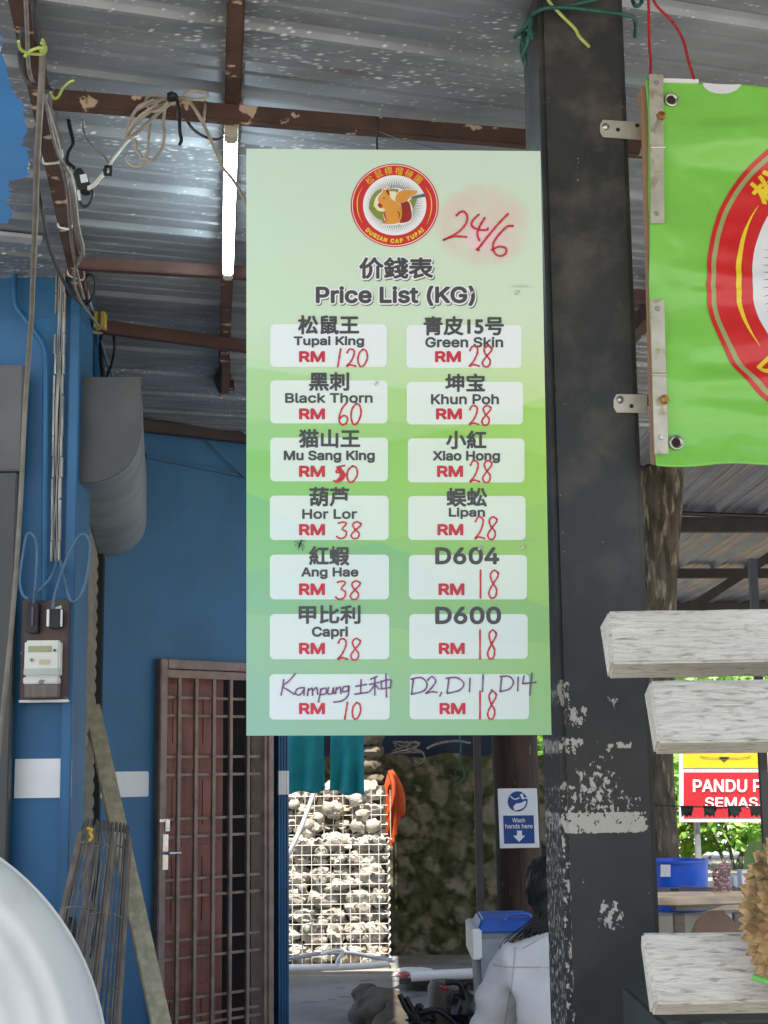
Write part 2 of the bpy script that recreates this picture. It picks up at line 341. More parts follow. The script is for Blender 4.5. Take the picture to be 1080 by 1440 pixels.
def post_mat(x0, blobs):
    """black paint; pale flakes where the listed worn patches are (x, z, rx, rz, strength), chips down the left face"""
    m = mat('black flaking paint', S(40, 42, 44), S(52, 52, 51), 7, 0.45, bump=0.10, bscale=25, rvar=.12)
    n, l, b = NT(m)
    cs = b.inputs['Base Color'].links[0].from_socket
    tc = n.new('ShaderNodeTexCoord'); sp = n.new('ShaderNodeSeparateXYZ'); l.new(tc.outputs['Object'], sp.inputs[0])
    def mth(op, p, q=None, r=None, clamp=False):
        k = n.new('ShaderNodeMath'); k.operation = op; k.use_clamp = clamp
        for i, t in enumerate((p, q, r)):
            if t is None: continue
            if isinstance(t, (int, float)): k.inputs[i].default_value = t
            else: l.new(t, k.inputs[i])
        return k.outputs[0]
    X, Y, Z = sp.outputs
    nw = n.new('ShaderNodeTexNoise'); nw.inputs['Scale'].default_value = 8; nw.inputs['Detail'].default_value = 8; nw.inputs['Roughness'].default_value = .6; l.new(tc.outputs['Object'], nw.inputs['Vector'])
    wf = mth('MULTIPLY', mth('MULTIPLY', mth('SUBTRACT', nw.outputs['Fac'], .47), 6.0, clamp=True), mth('MULTIPLY_ADD', mth('SUBTRACT', Z, 1.55, clamp=True), .95, .10))
    mw = n.new('ShaderNodeMix'); mw.data_type = 'RGBA'; l.new(wf, mw.inputs[0]); l.new(cs, mw.inputs[6]); mw.inputs[7].default_value = (*S(82, 78, 71), 1); cs = mw.outputs[2]
    tot = None
    for (bx, bz, rx, rz, st) in blobs:
        dx = mth('MULTIPLY', mth('SUBTRACT', X, bx), 1 / rx); dz = mth('MULTIPLY', mth('SUBTRACT', Z, bz), 1 / rz)
        ex_ = 14.0 if st > .8 else 4.0
        q = mth('ADD', mth('POWER', mth('ABSOLUTE', dx), ex_), mth('POWER', mth('ABSOLUTE', dz), ex_))
        v = mth('MULTIPLY', mth('SUBTRACT', 1.0, q, clamp=True), st)
        tot = v if tot is None else mth('MAXIMUM', tot, v)
    left = mth('MULTIPLY', mth('LESS_THAN', X, x0 + .012), mth('MULTIPLY', mth('SUBTRACT', 1.78, Z, clamp=True), 1.1))
    tot = mth('MAXIMUM', tot, mth('MINIMUM', left, .42))
    tot = mth('MAXIMUM', tot, .075)
    nz = n.new('ShaderNodeTexNoise'); nz.inputs['Scale'].default_value = 85; nz.inputs['Detail'].default_value = 6; nz.inputs['Roughness'].default_value = .62
    mp = n.new('ShaderNodeMapping'); mp.inputs['Scale'].default_value = (1.1, 1.6, .8); l.new(tc.outputs['Object'], mp.inputs[0]); l.new(mp.outputs[0], nz.inputs['Vector'])
    thr = mth('SUBTRACT', .735, mth('MULTIPLY', tot, .42))
    fl = mth('MULTIPLY', mth('SUBTRACT', nz.outputs['Fac'], thr), 40.0, clamp=True)
    mx = n.new('ShaderNodeMix'); mx.data_type = 'RGBA'; l.new(fl, mx.inputs[0]); l.new(cs, mx.inputs[6]); mx.inputs[7].default_value = (*S(186, 182, 172), 1)
    l.new(mx.outputs[2], b.inputs['Base Color'])
    return m
# ================================================================ ground
g = MB(); g.grid(4, 4, lambda u, v: ((u - .5) * 600, (v - .5) * 600 + 100, 0.0))
obj('ground', g, M_ROAD, kind='structure', at=(0, 0, 0))
g = MB(); g.grid(60, 60, lambda u, v: (-6 + 14 * u, -1.2 + 20 * v, 0.02 + 0.006 * mnoise.noise(Vector((u * 9, v * 9, 0)))))
obj('pavement', g, M_CONC, kind='structure', at=(0, 0, 0))

# ================================================================ blue shop building
bl = thing('blue_shop_building', 'blue painted shop front with a white stripe, roller shutter and grilled door', 'building', (-1.3, 5.6, 0))
cR = W(107, 720, 4.7); XC = cR.x                     # right edge of the street-front wall
dsv = (Vector((W(140, 900, 6.6).x, 6.6, 0)) - Vector((XC, 4.7, 0))); dsv.normalize()      # shutter wall runs back along this
nsv = Vector((dsv.y, -dsv.x, 0))                     # faces right
m = MB(); m.box((-5, 4.7, 0), (XC, 4.92, 7.0)); obj('front_wall', m, M_BLUE, bl)
m = MB(); z0 = W(60, 1122, 4.7).z; z1 = W(60, 1067, 4.7).z
m.box((W(21, 1100, 4.7).x, 4.694, z0), (XC + .002, 4.71, z1)); obj('wall_stripe', m, M_WHITE, bl)
# corner trim strip up the right edge of the front wall
m = MB(); m.box((XC - .028, 4.684, .02), (XC + .004, 4.70, 3.08)); obj('corner_trim', m, M_BLUE2, bl, bevel=.003)
# shutter wall: jamb behind the corner, shutter slats, inner jamb, wall above
def SVp(t, out=0.0, z=0.0): return Vector((XC, 4.7, z)) + dsv * t + nsv * out
Lsv = (Vector((W(140, 900, 6.6).x, 6.6, 0)) - Vector((XC, 4.7, 0))).length
m = MB(); m.obox(SVp(.21, -.2), dsv * (Lsv - .21), nsv * .1, (0, 0, 5.6)); obj('shutter_wall', m, M_BLUE, bl)
zt = 2.55
sl = MB(); nsl = 44
def slat(u, v):
    ph = v * nsl; return SVp(.24 + u * (Lsv - .5), -.006 + .007 * abs(math.sin(ph * math.pi)), .02 + v * (zt - .02))
sl.grid(1, nsl * 6, slat); obj('roller_shutter', sl, mat('shutter slats', S(150, 142, 122), S(126, 118, 100), 6, .55, bump=.1), bl)
m = MB(); m.obox(SVp(Lsv - .25, -.03), dsv * .08, nsv * .05, (0, 0, zt)); m.obox(SVp(Lsv - .13, -.03), dsv * .05, nsv * .05, (0, 0, zt)); obj('shutter_guide', m, M_BLACK, bl)
# shutter drum cover: near end plate and curved sheet running back
def coverprof(d, sx=1.0):
    e0 = (110, 533, 198, 679)
    pts = []
    for k in range(17):
        an = k / 16 * math.pi / 2
        px = 110 + 88 * math.cos(an) ** 0.85; py = 604 + 76 * math.sin(an) ** 0.9
        pts.append(W(px, py, 4.76))
    return [W(110, 533, 4.76), W(198, 533, 4.76)] + pts
near = coverprof(4.76)
far = [p + dsv * 1.72 + Vector((0, 0, -.0)) for p in near]
N = len(near); cv = MB()
steps = 10
for k in range(steps + 1):
    cv.v += [a_.lerp(b_, k / steps) for a_, b_ in zip(near, far)]
for k in range(steps):
    for i in range(N):
        j = (i + 1) % N; cv.f.append((k * N + i, k * N + j, (k + 1) * N + j, (k + 1) * N + i))
cv.f.append(tuple(range(steps * N, (steps + 1) * N)))
co = obj('shutter_cover', cv, M_LGREY, bl, smooth=True)
for s_ in (.10, .52):
    sm = MB(); cc = sum(near, Vector()) / N
    ra = [cc + (p - cc) * 1.006 + dsv * (1.72 * s_) for p in near]; sm.v = ra + [p + dsv * .03 for p in ra]
    sm.f = [(i, (i + 1) % N, N + (i + 1) % N, N + i) for i in range(N)]; obj('seam_band', sm, M_LGREY, co, smooth=True)
pl = MB(); c0 = sum(near, Vector()) / N
pl.prism([c0 + (p - c0) * 1.012 for p in near], Vector((0, -.012, 0)))
obj('end_plate', pl, M_DGREY, co)
# far wall with the door, recedes to the right
fo = Vector((W(138, 900, 6.6).x, 6.6, 0)); az = rad(46)
fu = Vector((math.sin(az), math.cos(az), 0)); fn = Vector((fu.y, -fu.x, 0))          # along the wall, out of the wall
def FW(px, py, off=0.0): return WP(px, py, fo + fn * off, fn)
def fwt(px, off=0.0): return (FW(px, 1080, off) - fo).dot(fu)
def FP(t, z, off=0.0): return fo + fu * t + fn * off + Vector((0, 0, z))
tL, tR = fwt(217), fwt(378); zd = FW(280, 930).z
tW = fwt(405)
m = MB(); m.obox(FP(-.02, 0, -.12), fu * (.02 + tL), fn * .12, (0, 0, 5.0)); m.obox(FP(tL, zd, -.12), fu * (tR - tL + .02), fn * .12, (0, 0, 5.0 - zd))
obj('door_wall', m, M_BLUE, bl)
m = MB(); za, zb = FW(175, 1121).z, FW(175, 1085).z
m.obox(FP(fwt(139), za, -.004), fu * (fwt(209) - fwt(139)), fn * .010, (0, 0, zb - za)); obj('wall_stripe', m, M_WHITE, bl, bevel=.004)
# seam batten on the upper wall, thin bracing cable
m = MB(); m.bar(FW(205, 641, .006), FW(352, 671, .006), .012, .02); obj('wall_batten', m, M_BLUE2, bl)
m = MB(); m.tube([FW(262, 585, .02), FW(300, 628, .02), FW(345, 672, .02)], .004, 6, 4); obj('bracing_wire', m, M_CABLEB, bl)
# ribbed corner sheet right of the door
m = MB(); prof = []
c0_ = FP(tR + .03, 0, .03); c1_ = W(406, 1080, c0_.y + .02); c1_.z = 0
L_ = (c1_ - c0_); ln = L_.length; cu = L_.normalized(); cn = Vector((cu.y, -cu.x, 0))
for k in range(25):
    t = k / 24; prof.append(c0_ + cu * (t * ln) + cn * (.007 * (1 if (k % 6) in (1, 2, 3) else 0)))
poly = prof + [c1_ - cn * .1, c0_ - cn * .1]
m.prism(poly, (0, 0, 3.0)); obj('corner_sheet', m, M_BLUE2, bl)
m = MB(); zs0, zs1 = W(392, 1117.5, c0_.y).z, W(392, 1084, c0_.y).z
m.prism([p + cn * .0025 - Vector((0, 0, -zs0)) for p in prof] + [p - cn * .001 + Vector((0, 0, zs0)) for p in reversed(prof)], (0, 0, zs1 - zs0)); obj('wall_stripe', m, M_WHITE, bl)
# door: frame, timber leaf, steel grille in front
m = MB()
m.obox(FP(tL, 0, -.09), fu * .04, fn * .13, (0, 0, zd)); m.obox(FP(tR - .035, 0, -.09), fu * .035, fn * .13, (0, 0, zd)); m.obox(FP(tL + .04, zd - .04, -.09), fu * (tR - tL - .075), fn * .13, (0, 0, .04))
fr = obj('door_frame', m, M_GRILLE, bl, bevel=.004)
dw = tR - tL - .09; t0 = tL + .045
dw = fwt(324) - t0
m = MB(); m.obox(FP(t0, .02, -.085), fu * dw, fn * .03, (0, 0, zd - .07))
def panel(a, b, c, d, off=-.055):
    # raised moulding ring and raised field
    for (q0, q1, q2, q3, hh) in ((a, b, c, d, .008), (a + .02, b - .02, c + .02, d - .02, -.004), (a + .045, b - .045, c + .05, d - .05, .012)):
        if q1 > q0 and q3 > q2: m.obox(FP(t0 + q0, q2, off), fu * (q1 - q0), fn * max(hh, .0015), (0, 0, q3 - q2))
hw = dw / 2
for (c, d) in ((.1, .62), (.68, .78), (.84, 1.22), (1.26, 1.56), (1.62, zd - .1)):
    panel(.04, hw - .02, c, d); panel(hw + .02, dw - .04, c, d)
lf = obj('door', m, M_DOOR, bl, bevel=.003)
m = MB(); gz = [zd - .065]
bars_px = [982, 1007, 1064, 1089, 1150, 1175, 1234, 1258, 1318, 1343, 1400, 1425]
gl, gr = fwt(222), fwt(368)
for py in bars_px:
    p = FW(295, py, .012).z; m.obox(FP(gl, p - .006, .004), fu * (gr - gl), fn * .008, (0, 0, .012))
dzz = FW(295, 1175, 0).z - FW(295, 1258, 0).z
zl = FW(295, 1425, .012).z
for k in range(1, 5):
    for q in (0, .085): m.obox(FP(gl, zl - k * dzz + .13 + q, .004), fu * (gr - gl), fn * .008, (0, 0, .012))
for px in (249.5, 273.5, 298.5, 322.5, 347):
    t = fwt(px, .012); m.obox(FP(t - .009, .03, .0125), fu * .018, fn * .014, (0, 0, zd - .09))
m.obox(FP(gl - .018, .03, .004), fu * .035, fn * .028, (0, 0, zd - .075)); m.obox(FP(gr - .01, .03, .004), fu * .03, fn * .028, (0, 0, zd - .075)); m.obox(FP(gl + .017, zd - .08, .0045), fu * (gr - gl - .027), fn * .027, (0, 0, .035))
gri = obj('door_grille', m, M_GRILLE, bl, bevel=.0015)
m = MB(); p = FP(gl, FW(225, 1200, .03).z, .033); m.obox(p + Vector((0, 0, -.07)), fu * .03, fn * .01, (0, 0, .15)); m.tube([p + fu * .015 + fn * .01, p + fu * .015 + fn * .04, p + fu * .07 + fn * .045], .007, 8); obj('door_handle', m, M_CHROME, gri, bevel=.001)
m = MB(); p = FP(gl - .02, FW(224, 1156, .03).z, .033); m.obox(p, fu * .05, fn * .012, (0, 0, .012)); m.obox(p + fu * .03 + Vector((0, 0, -.04)), fu * .025, fn * .014, (0, 0, .05)); obj('padlock', m, M_CHROME, gri, bevel=.002)
m = MB()
for z in (FW(372, 1185, .0).z, FW(372, 1432, .0).z): obj('hinge', MB().obox(FP(gr + .012, z, .031), fu * .016, fn * .004, (0, 0, .07)), M_BLACK, gri)

m = MB()
for k in range(3): m.obox(FP(tL - .02, 0, -1.2), fu * .02, fn * .9, (0, 0, .02))
# painted dark room behind the door wall: near-black colour stands for its gloom; walls stop light leaks
m = MB(); m.obox(FP(-.6, 0, -1.6), fu * (tR + .7), fn * .1, (0, 0, 3.0)); m.obox(FP(tR + .06, 0, -1.5), fu * .08, fn * 1.3, (0, 0, 3.0)); obj('back_wall', m, mat('painted dark room', S(44, 32, 30), S(34, 26, 24), 3, .8), bl)
m = MB(); m.grid(1, 1, lambda u, v: (-5 + 4.5 * u, .1 + 9.2 * v, 6.5 + .75 * (1 - abs(v - .5) * 2))); obj('unseen_shade_roof', m, M_ROOF2, bl, solid=.02)  # unseen eave added to keep sun off the front wall and basin

# conduit pipe on the front wall
m = MB(); pts = [W(20, 372, 4.66), W(21, 420, 4.66), W(27, 437, 4.66), W(54, 473, 4.66), W(62, 490, 4.66), W(64, 520, 4.66), W(63, 700, 4.66), W(62, 845, 4.66)]
m.tube(pts, .0095, 9, 6); obj('conduit_pipe', m, M_BLUE2, None, 'blue painted conduit pipe with a bend, running down the front wall to the meter board', 'pipe', smooth=60)
# old trunking with bare wires
t = thing('cable_trunking', 'peeling pale vertical cable trunking with bundled wires on the blue front wall', 'trunking', W(84, 790, 4.66))
m = MB(); zt_, zb_ = W(85, 385, 4.68).z, W(83, 790, 4.68).z
for k in range(14):
    a_, b_ = k / 14, (k + 1) / 14
    for s_ in (-1, 1):
        x = W(85, 500, 4.68).x - .003 * k / 14 + s_ * (.013 + .002 * random.uniform(-1, 1))
        if random.random() < .93: m.box((x - .0025, 4.668, zb_ + (zt_ - zb_) * a_), (x + .0025, 4.684, zb_ + (zt_ - zb_) * (b_ - random.uniform(0, .006))))
obj('trunking_channel', m, mat('peeled trunking', S(190, 184, 172), S(120, 118, 112), 14, .7, stretch=(1, 1, .5), c3=S(206, 196, 120), c3scale=9, c3lo=.62, c3hi=.7), t)
m = MB()
for k in range(5):
    x = W(85, 500, 4.68).x - .009 + k * .0042
    m.tube([(x + random.uniform(-.003, .003) - .003 * j / 12, 4.676 + random.uniform(-.003, .002), zt_ + (zb_ - zt_) * j / 12) for j in range(13)], .0022, 5, 3)
obj('wire', m, mat('grey trunking wire', S(186, 182, 174), S(96, 92, 88), 16, .6, stretch=(4, 4, .3)), t)

# meter board
t = thing('meter_board', 'brown chipped meter board with two black fuse holders above a white electricity meter', 'meter board', W(61, 990, 4.69))
D = 4.66
def mb_box(px0, py0, px1, py1, d0, th, mat_, name, par, bev=.003, label=None):
    p, q = W(px0, py1, d0), W(px1, py0, d0); m_ = MB().box((p.x, d0, p.z), (q.x, d0 + th, q.z)); return obj(name, m_, mat_, par, label=label, bevel=bev)
mb_box(27, 843, 97, 984, D, .03, mat('chipped brown board', S(92, 70, 66), S(74, 56, 53), 8, .5, c3=S(220, 216, 210), c3scale=20, c3lo=.70, c3hi=.72), 'backing_board', t)
mb_box(25, 983.5, 96, 988, D - .004, .03, M_WHITE, 'board_edge', t)
f1 = mb_box(37, 846, 54, 890, 4.625, .034, M_BLACK, 'fuse_holder', t, label='tall slim black fuse holder')
m = MB(); p, q = W(44, 880, 4.622), W(47.5, 853, 4.622); m.box((p.x, 4.618, p.z), (q.x, 4.626, q.z)); obj('slot', m, M_DGREY, f1)
f2 = mb_box(67, 856, 86, 883, 4.625, .034, M_BLACK, 'fuse_holder', t, label='short black fuse holder with pale side clips')
for (px0, px1) in ((65.5, 69.5), (85, 87.5)):
    p, q = W(px0, 881, 4.62), W(px1, 857, 4.62); obj('clip', MB().box((p.x, 4.617, p.z), (q.x, 4.63, q.z)), M_PLASW, f2, bevel=.001)
me_ = mb_box(33, 900, 84.5, 952, 4.615, .045, mat('meter casing', S(226, 224, 212), S(214, 212, 200), 6, .4), 'electricity_meter', t, .006)
mb_box(39.5, 908, 72.5, 917, 4.612, .004, mat('lcd display', S(160, 164, 118), S(150, 154, 110), 6, .3), 'display', me_, .001)
m = MB().lathe([(.0, 0), (.0062, 0), (.0062, .002), (0, .002)], W(44.5, 928, 4.612), (0, -1, 0), 18); obj('dial', m, mat('dial', S(190, 186, 150), S(170, 166, 130), 10, .4), me_)
m = MB().lathe([(.0, 0), (.0025, 0), (.0025, .003), (0, .003)], W(44.5, 928, 4.609), (0, -1, 0), 14); obj('dial_centre', m, M_INK, me_)
m = MB().lathe([(.0, 0), (.0042, 0), (.0042, .003), (0, .003)], W(77, 914.5, 4.612), (0, -1, 0), 14); obj('button', m, M_SIGNB, me_)
mb_box(55, 927, 70, 934, 4.612, .004, mat('rating label', S(206, 196, 150), S(196, 186, 140), 10, .5), 'rating_label', me_, .0005)
m = MB(); p, q = W(33.5, 949, 4.613), W(83, 940, 4.613); m.box((p.x, 4.6095, p.z), (q.x, 4.6165, q.z)); obj('terminal_window', m, mat('window grey green', S(186, 194, 184), S(172, 180, 170), 6, .25), me_)
mb_box(33.5, 961, 82, 981, 4.62, .04, mat('terminal cover', S(118, 104, 98), S(96, 84, 78), 5, .5, stretch=(9, 9, .5)), 'terminal_cover', t, .003)
mb_box(32, 951.5, 82, 962, 4.617, .04, mat('chipped white lip', S(222, 220, 216), S(206, 204, 200), 9, .5, c3=S(130, 122, 116), c3scale=25, c3lo=.62, c3hi=.66), 'cover_lip', t, .003)
# loops of service wire above the meter board
def cable(name, label, pts, r, mt, cat='cable', group=None, n=7, k=6, parent=None):
    m_ = MB().tube(pts, r, n, k)
    return obj(name, m_, mt, parent, label if parent is None else None, cat if parent is None else None, group, smooth=70)
d_ = 4.6
cable('wire_loop', 'tall narrow loop of blue painted wire above the slim fuse holder', [W(47, 850, d_ + .03), W(50, 820, d_), W(52, 770, d_), W(46, 752, d_), W(38, 752, d_), W(33, 775, d_), W(28, 815, d_), W(32, 836, d_), W(40, 842, d_)], .0045, M_CABLEB)
cable('wire_loop', 'large blue painted wire loop swinging right past the corner trim above the meter board', [W(74, 856, d_), W(77, 836, d_), W(90, 795, d_), W(108, 758, d_), W(121, 752, d_ - .02), W(127, 770, d_ - .02), W(122, 812, d_), W(113, 838, d_), W(103, 846, d_), W(96, 836, d_), W(84, 788, 4.65)], .0045, M_CABLEB)
cable('service_wire', 'short blue wire crossing from the trunking down to the board edge', [W(80, 786, 4.65), W(72, 810, d_), W(58, 828, d_), W(46, 838, 4.63)], .004, M_CABLEB)

# dark panel left
t = thing('sheet_metal_cabinet', 'tall dark grey sheet metal cabinet at the frame edge, beside the blue wall', 'cabinet', (W(-40, 1000, 4.6).x, 4.6, 0))
xr = W(33, 520, 4.615).x; zt2 = W(10, 513, 4.615).z; zs = W(10, 664, 4.615).z
m = MB().box((xr - .55, 4.615, zs + .004), (xr, 4.66, zt2)); obj('upper_box', m, mat('grey cabinet paint', S(96, 94, 91), S(82, 80, 78), 5, .5, bump=.06, c3=S(190, 188, 184), c3scale=20, c3lo=.74, c3hi=.76), t, bevel=.004)
m = MB().box((xr - .54, 4.62, .02), (xr - .012, 4.66, zs)); obj('lower_door', m, mat('grey cabinet paint lower', S(78, 76, 74), S(64, 63, 61), 4, .5, bump=.06, stretch=(1, 1, .4)), t, bevel=.004)

# ================================================================ roof over the front
HR = 3.10
aR = rad(71.5); ru = Vector((math.sin(aR), math.cos(aR), 0)); rv = Vector((-ru.y, ru.x, 0))
rf = thing('metal_canopy', 'rusty brown steel frame carrying corrugated zinc sheets overhead', 'canopy', (0.8, 3, HR))
edge_px = [(-2, 45), (3, 62), (1, 80), (9, 100), (13, 112), (21, 133), (35, 148), (34, 160), (37, 188), (33, 206), (40, 212), (40, 250), (12, 254), (14, 272), (10, 285), (19, 296), (17, 306), (11, 314), (-60, 318), (-90, 385)]
edge = [WZ(x, y, HR) for x, y in edge_px]
e_uv = [(p.dot(rv), p.dot(ru)) for p in edge]
def u_start(v):
    if v <= e_uv[0][0]: return e_uv[0][1] - (e_uv[0][0] - v) * .2
    for (v0, u0_), (v1, u1_) in zip(e_uv, e_uv[1:]):
        if v0 <= v <= v1: return u0_ + (u1_ - u0_) * (v - v0) / max(v1 - v0, 1e-6)
    return -2.6
PER = .325
def ribh(v):
    t_ = (v / PER) % 1.0
    if t_ < .03: return .026 * t_ / .03
    if t_ < .15: return .026
    if t_ < .20: return .026 * (1 - (t_ - .15) / .05)
    for c_ in (.38, .58, .79):
        if abs(t_ - c_) <= .025: return .007 * (1 - abs(t_ - c_) / .025)
    return 0.0
v0_, v1_ = -1.05, 7.1
vs = sorted(set([round(v0_ + i * PER / 40, 5) for i in range(int((v1_ - v0_) / PER * 40))] + [e[0] for e in e_uv]))
m = MB(); NU = 8
def roofpt(v, u): 
    p = ru * u + rv * v; return Vector((p.x, p.y, HR + ribh(v)))
rows = []
for v in vs:
    us = u_start(v) + random.uniform(-.006, .006); row = []
    uE = 3.4
    for i in range(NU + 1):
        row.append(len(m.v)); u = us + (uE - us) * i / NU
        p = roofpt(v, u)
        if p.y > 7.85 and p.x < 3: p.y = 7.85
        m.v.append(p)
    rows.append(row)
for r0, r1 in zip(rows, rows[1:]):
    for i in range(NU):
        if m.v[r0[i]].y >= 7.849 and m.v[r0[i + 1]].y >= 7.849 and m.v[r1[i]].y >= 7.849 and m.v[r1[i + 1]].y >= 7.849: continue
        m.f.append((r0[i], r0[i + 1], r1[i + 1], r1[i]))
obj('roof_sheet', m, M_ROOF, rf)
m = MB().bar(WZ(-90, 322, HR - .012), WZ(58, 338, HR - .012), .05, .012); obj('eaves_strip', m, mat('pale zinc strip', S(214, 216, 216), S(190, 192, 192), 6, .5, metal=.3), rf)
def beam(name, a_, b_, w_, h_, mt=M_BROWN, lab=None, par=rf, bev=.003):
    return obj(name, MB().bar(a_, b_, w_, h_), mt, par, label=lab, bevel=bev)
zr = HR - .035
# rafters (run away from the viewer)
a_, b_ = WZ(28, -10, zr), WZ(117, 425, zr); dr = (b_ - a_).normalized()
beam('rafter', a_ - dr * 2.6, b_ + dr * .42, .040, .06, lab='peeling brown rafter with grey cables tied to it')
a_, b_ = WZ(332, -10, zr), WZ(318, 430, zr); dr = (b_ - a_).normalized()
beam('rafter', a_ - dr * 2.6, b_ + dr * .62, .036, .06)
a_ = WZ(1240, 100, zr); beam('rafter', a_ - dr * 3, a_ + dr * 3.4, .055, .06)
# purlins
zp = HR - .085
def purl(px0, py0, px1, py1, ext0, ext1, w_, h_, mt=M_BROWN, z=zp, name='purlin'):
    a_, b_ = WZ(px0, py0, z), WZ(px1, py1, z); d = (b_ - a_).normalized(); return beam(name, a_ - d * ext0, b_ + d * ext1, w_, h_, mt)
purl(74, 140, 742, 196, .0, 1.9, .030, .040)
purl(116, 371, 320, 383, .02, 2.6, .035, .036, M_BROWN2)
purl(152, 461, 345, 487, .02, 2.6, .035, .042, M_BROWN2)
# eaves beam at the door wall with hanging brackets
a_, b_ = FW(196, 572, .06), FW(352, 592, .06); d = (b_ - a_).normalized()
beam('eaves_beam', a_ - d * .3, b_ + d * .9, .06, .075, M_BROWN2); 
beam('eaves_beam', a_ - d * .3 + fn * -.0 + Vector((0, 0, -.085)), b_ + d * .9 + Vector((0, 0, -.085)), .05, .05, mat('dark brown steel', S(56, 40, 36), S(44, 32, 29), 9, .6))
pz = WZ(304, 505, HR - .02); 
m = MB().bar(pz + Vector((0, .25, .0)), FW(304, 566, .09), .05, .05, (0, 1, 0)); obj('strut', m, mat('dark brown steel', (0, 0, 0)), rf, bevel=.003)
m = MB().bar(WZ(316, 500, HR - .03), W(315, 546, 6.0), .05, .035, (0, 1, 0)); obj('strut', m, M_BROWN2, rf, bevel=.003)
m = MB().obox(W(310, 546, 6.0), (.055, 0, 0), (0, .05, 0), (0, 0, .035)); obj('bracket', m, M_BROWN, rf, bevel=.003)
# unseen canopy added over the passage, sized to shade its floor
ps = thing('passage_shade_canopy', 'unseen low canopy added to shade the passage behind the price board', 'canopy', (-.5, 9, 2.9))
m = MB().grid(6, 120, lambda u, v: (-1.3 + 1.33 * u, 7.9 + 2.9 * v, 2.92 + .02 * abs(math.sin(v * 46)))); obj('roof_sheet', m, M_ROOF2, ps)
m = MB().bar((-1.3, 9.3, 2.88), (.03, 9.3, 2.88), .05, .06); obj('purlin', m, M_BROWN2, ps)

# ================================================================ shelter on the right, truss and ribbed sheet
H2 = 3.60
sh = thing('market_shelter', 'dark steel truss shelter with grey ribbed roof behind the tree trunk', 'shelter', (3.4, 13, H2))
per2 = .36
def rib2(x):
    t_ = (x / per2) % 1
    return .045 * max(0.0, 1 - abs(t_ - .5) / .12) if abs(t_ - .5) < .12 else (.008 if abs(t_ - .0) < .04 or abs(t_ - .25) < .02 or abs(t_ - .78) < .02 else 0)
xs = [.06 + i * .018 for i in range(int(7.4 / .018))]
m = MB()
for x in xs: m.v += [Vector((x, 8.0, H2 - rib2(x))), Vector((x, 19.5, H2 - rib2(x)))]
for i in range(len(xs) - 1): m.f.append((2 * i, 2 * i + 1, 2 * i + 3, 2 * i + 2))
obj('roof_sheet', m, M_ROOF2, sh)
for (py, w_, h_) in ((739, .08, .12), (806, .06, .10)):
    p = WZ(1010, py, H2 - .09); m = MB().bar((.06, p.y - .25, H2 - .09), (7.4, p.y + .35, H2 - .09), w_, h_); obj('purlin', m, M_TRUSS, sh)
m = MB(); p0_, p1_ = WZ(965, 722, H2 - .05), WZ(1080, 726, H2 - .05); m.tube([(.06, p0_.y - .3, H2 - .05), p0_, p1_, (7.4, p1_.y + .3, H2 - .06)], .018, 6); obj('cable', m, M_BLACK, sh)
dt = 14.0
def tb(x0, y0, x1, y1, w_, h_): 
    m_ = MB().bar(W(x0, y0, dt), W(x1, y1, dt), w_, h_, (0, 1, 0)); obj('truss_bar', m_, M_TRUSS, sh)
tb(700, 853, 1500, 857, .08, .10); tb(960, 862, 1120, 758, .08, .11); tb(1500, 857, 1500, 640, .07, .07)
m = MB().bar((.12, 19.4, 0), (.12, 19.4, H2), .1, .1, (0, 1, 0)); obj('shelter_post', m, M_TRUSS, sh)
m = MB().bar((7.2, 19.4, 0), (7.2, 19.4, H2), .1, .1, (0, 1, 0)); obj('shelter_post', m, M_TRUSS, sh)
m = MB(); p = W(1075, 1120, 9.0); m.bar((p.x, 9.0, 0), (p.x, 9.0, W(1062, 786, 9.0).z), .045, .05, (0, 1, 0)); obj('shelter_post', m, M_BLACK, sh)
m = MB().box((.06, 19.5, 3.0), (7.46, 19.56, 3.66)); obj('fascia_board', m, M_TRUSS, sh)
m = MB().grid(20, 1, lambda u, v: (-1.5 + 1.57 * u, 12.0 + 2.4 * v, H2 + .004 + .01 * math.sin(u * 40))); obj('side_shade_sheet', m, M_ROOF2, sh)  # unseen sheet added to shade the stone pillar and rubble wall top
# ================================================================ black steel post
PD = 2.86
q = W(778, 720, PD); PX, PY = q.x, PD
def pz_(py): return W(840, py, PD).z
def px_(px): return (W(px, 1080, PD).x - PX) / math.cos(rad(5))
blobs = [(px_(848), pz_(1157), .084, (pz_(1139) - pz_(1171)) / 2, .81), (px_(845), pz_(1134), .075, .022, .5), (px_(838), pz_(1112), .045, .06, .55), (px_(845), pz_(1085), .06, .06, .36), (px_(885), pz_(1130), .03, .03, .45), (px_(800), pz_(1125), .02, .05, .5), (px_(812), pz_(1006), .026, .026, .62), (px_(800), pz_(1048), .035, .02, .62), (px_(873), pz_(1048), .03, .008, .66),
         (px_(852), pz_(1288), .03, .032, .58), (px_(796), pz_(975), .014, .03, .6), (px_(872), pz_(985), .025, .03, .35), (px_(800), pz_(790), .012, .16, .22), (px_(798), pz_(690), .02, .04, .2), (px_(840), pz_(1225), .09, .12, .12), (px_(845), pz_(820), .05, .1, .15), (px_(800), pz_(150), .02, .03, .3), (px_(850), pz_(228), .02, .02, .3)]
po = bpy.data.objects.new
m = MB().box((0, 0, .02), (.174, .18, 3.098))
o = obj('steel_post', m, post_mat(0.0, blobs), None, 'square black steel post with flaking paint, right of the price board', 'post', at=(0, 0, 0), bevel=.011)
for p in o.data.polygons: p.use_smooth = True
o.data.set_sharp_from_angle(angle=rad(25))
o.location = (PX, PY, 0); o.rotation_euler = (0, 0, rad(5))

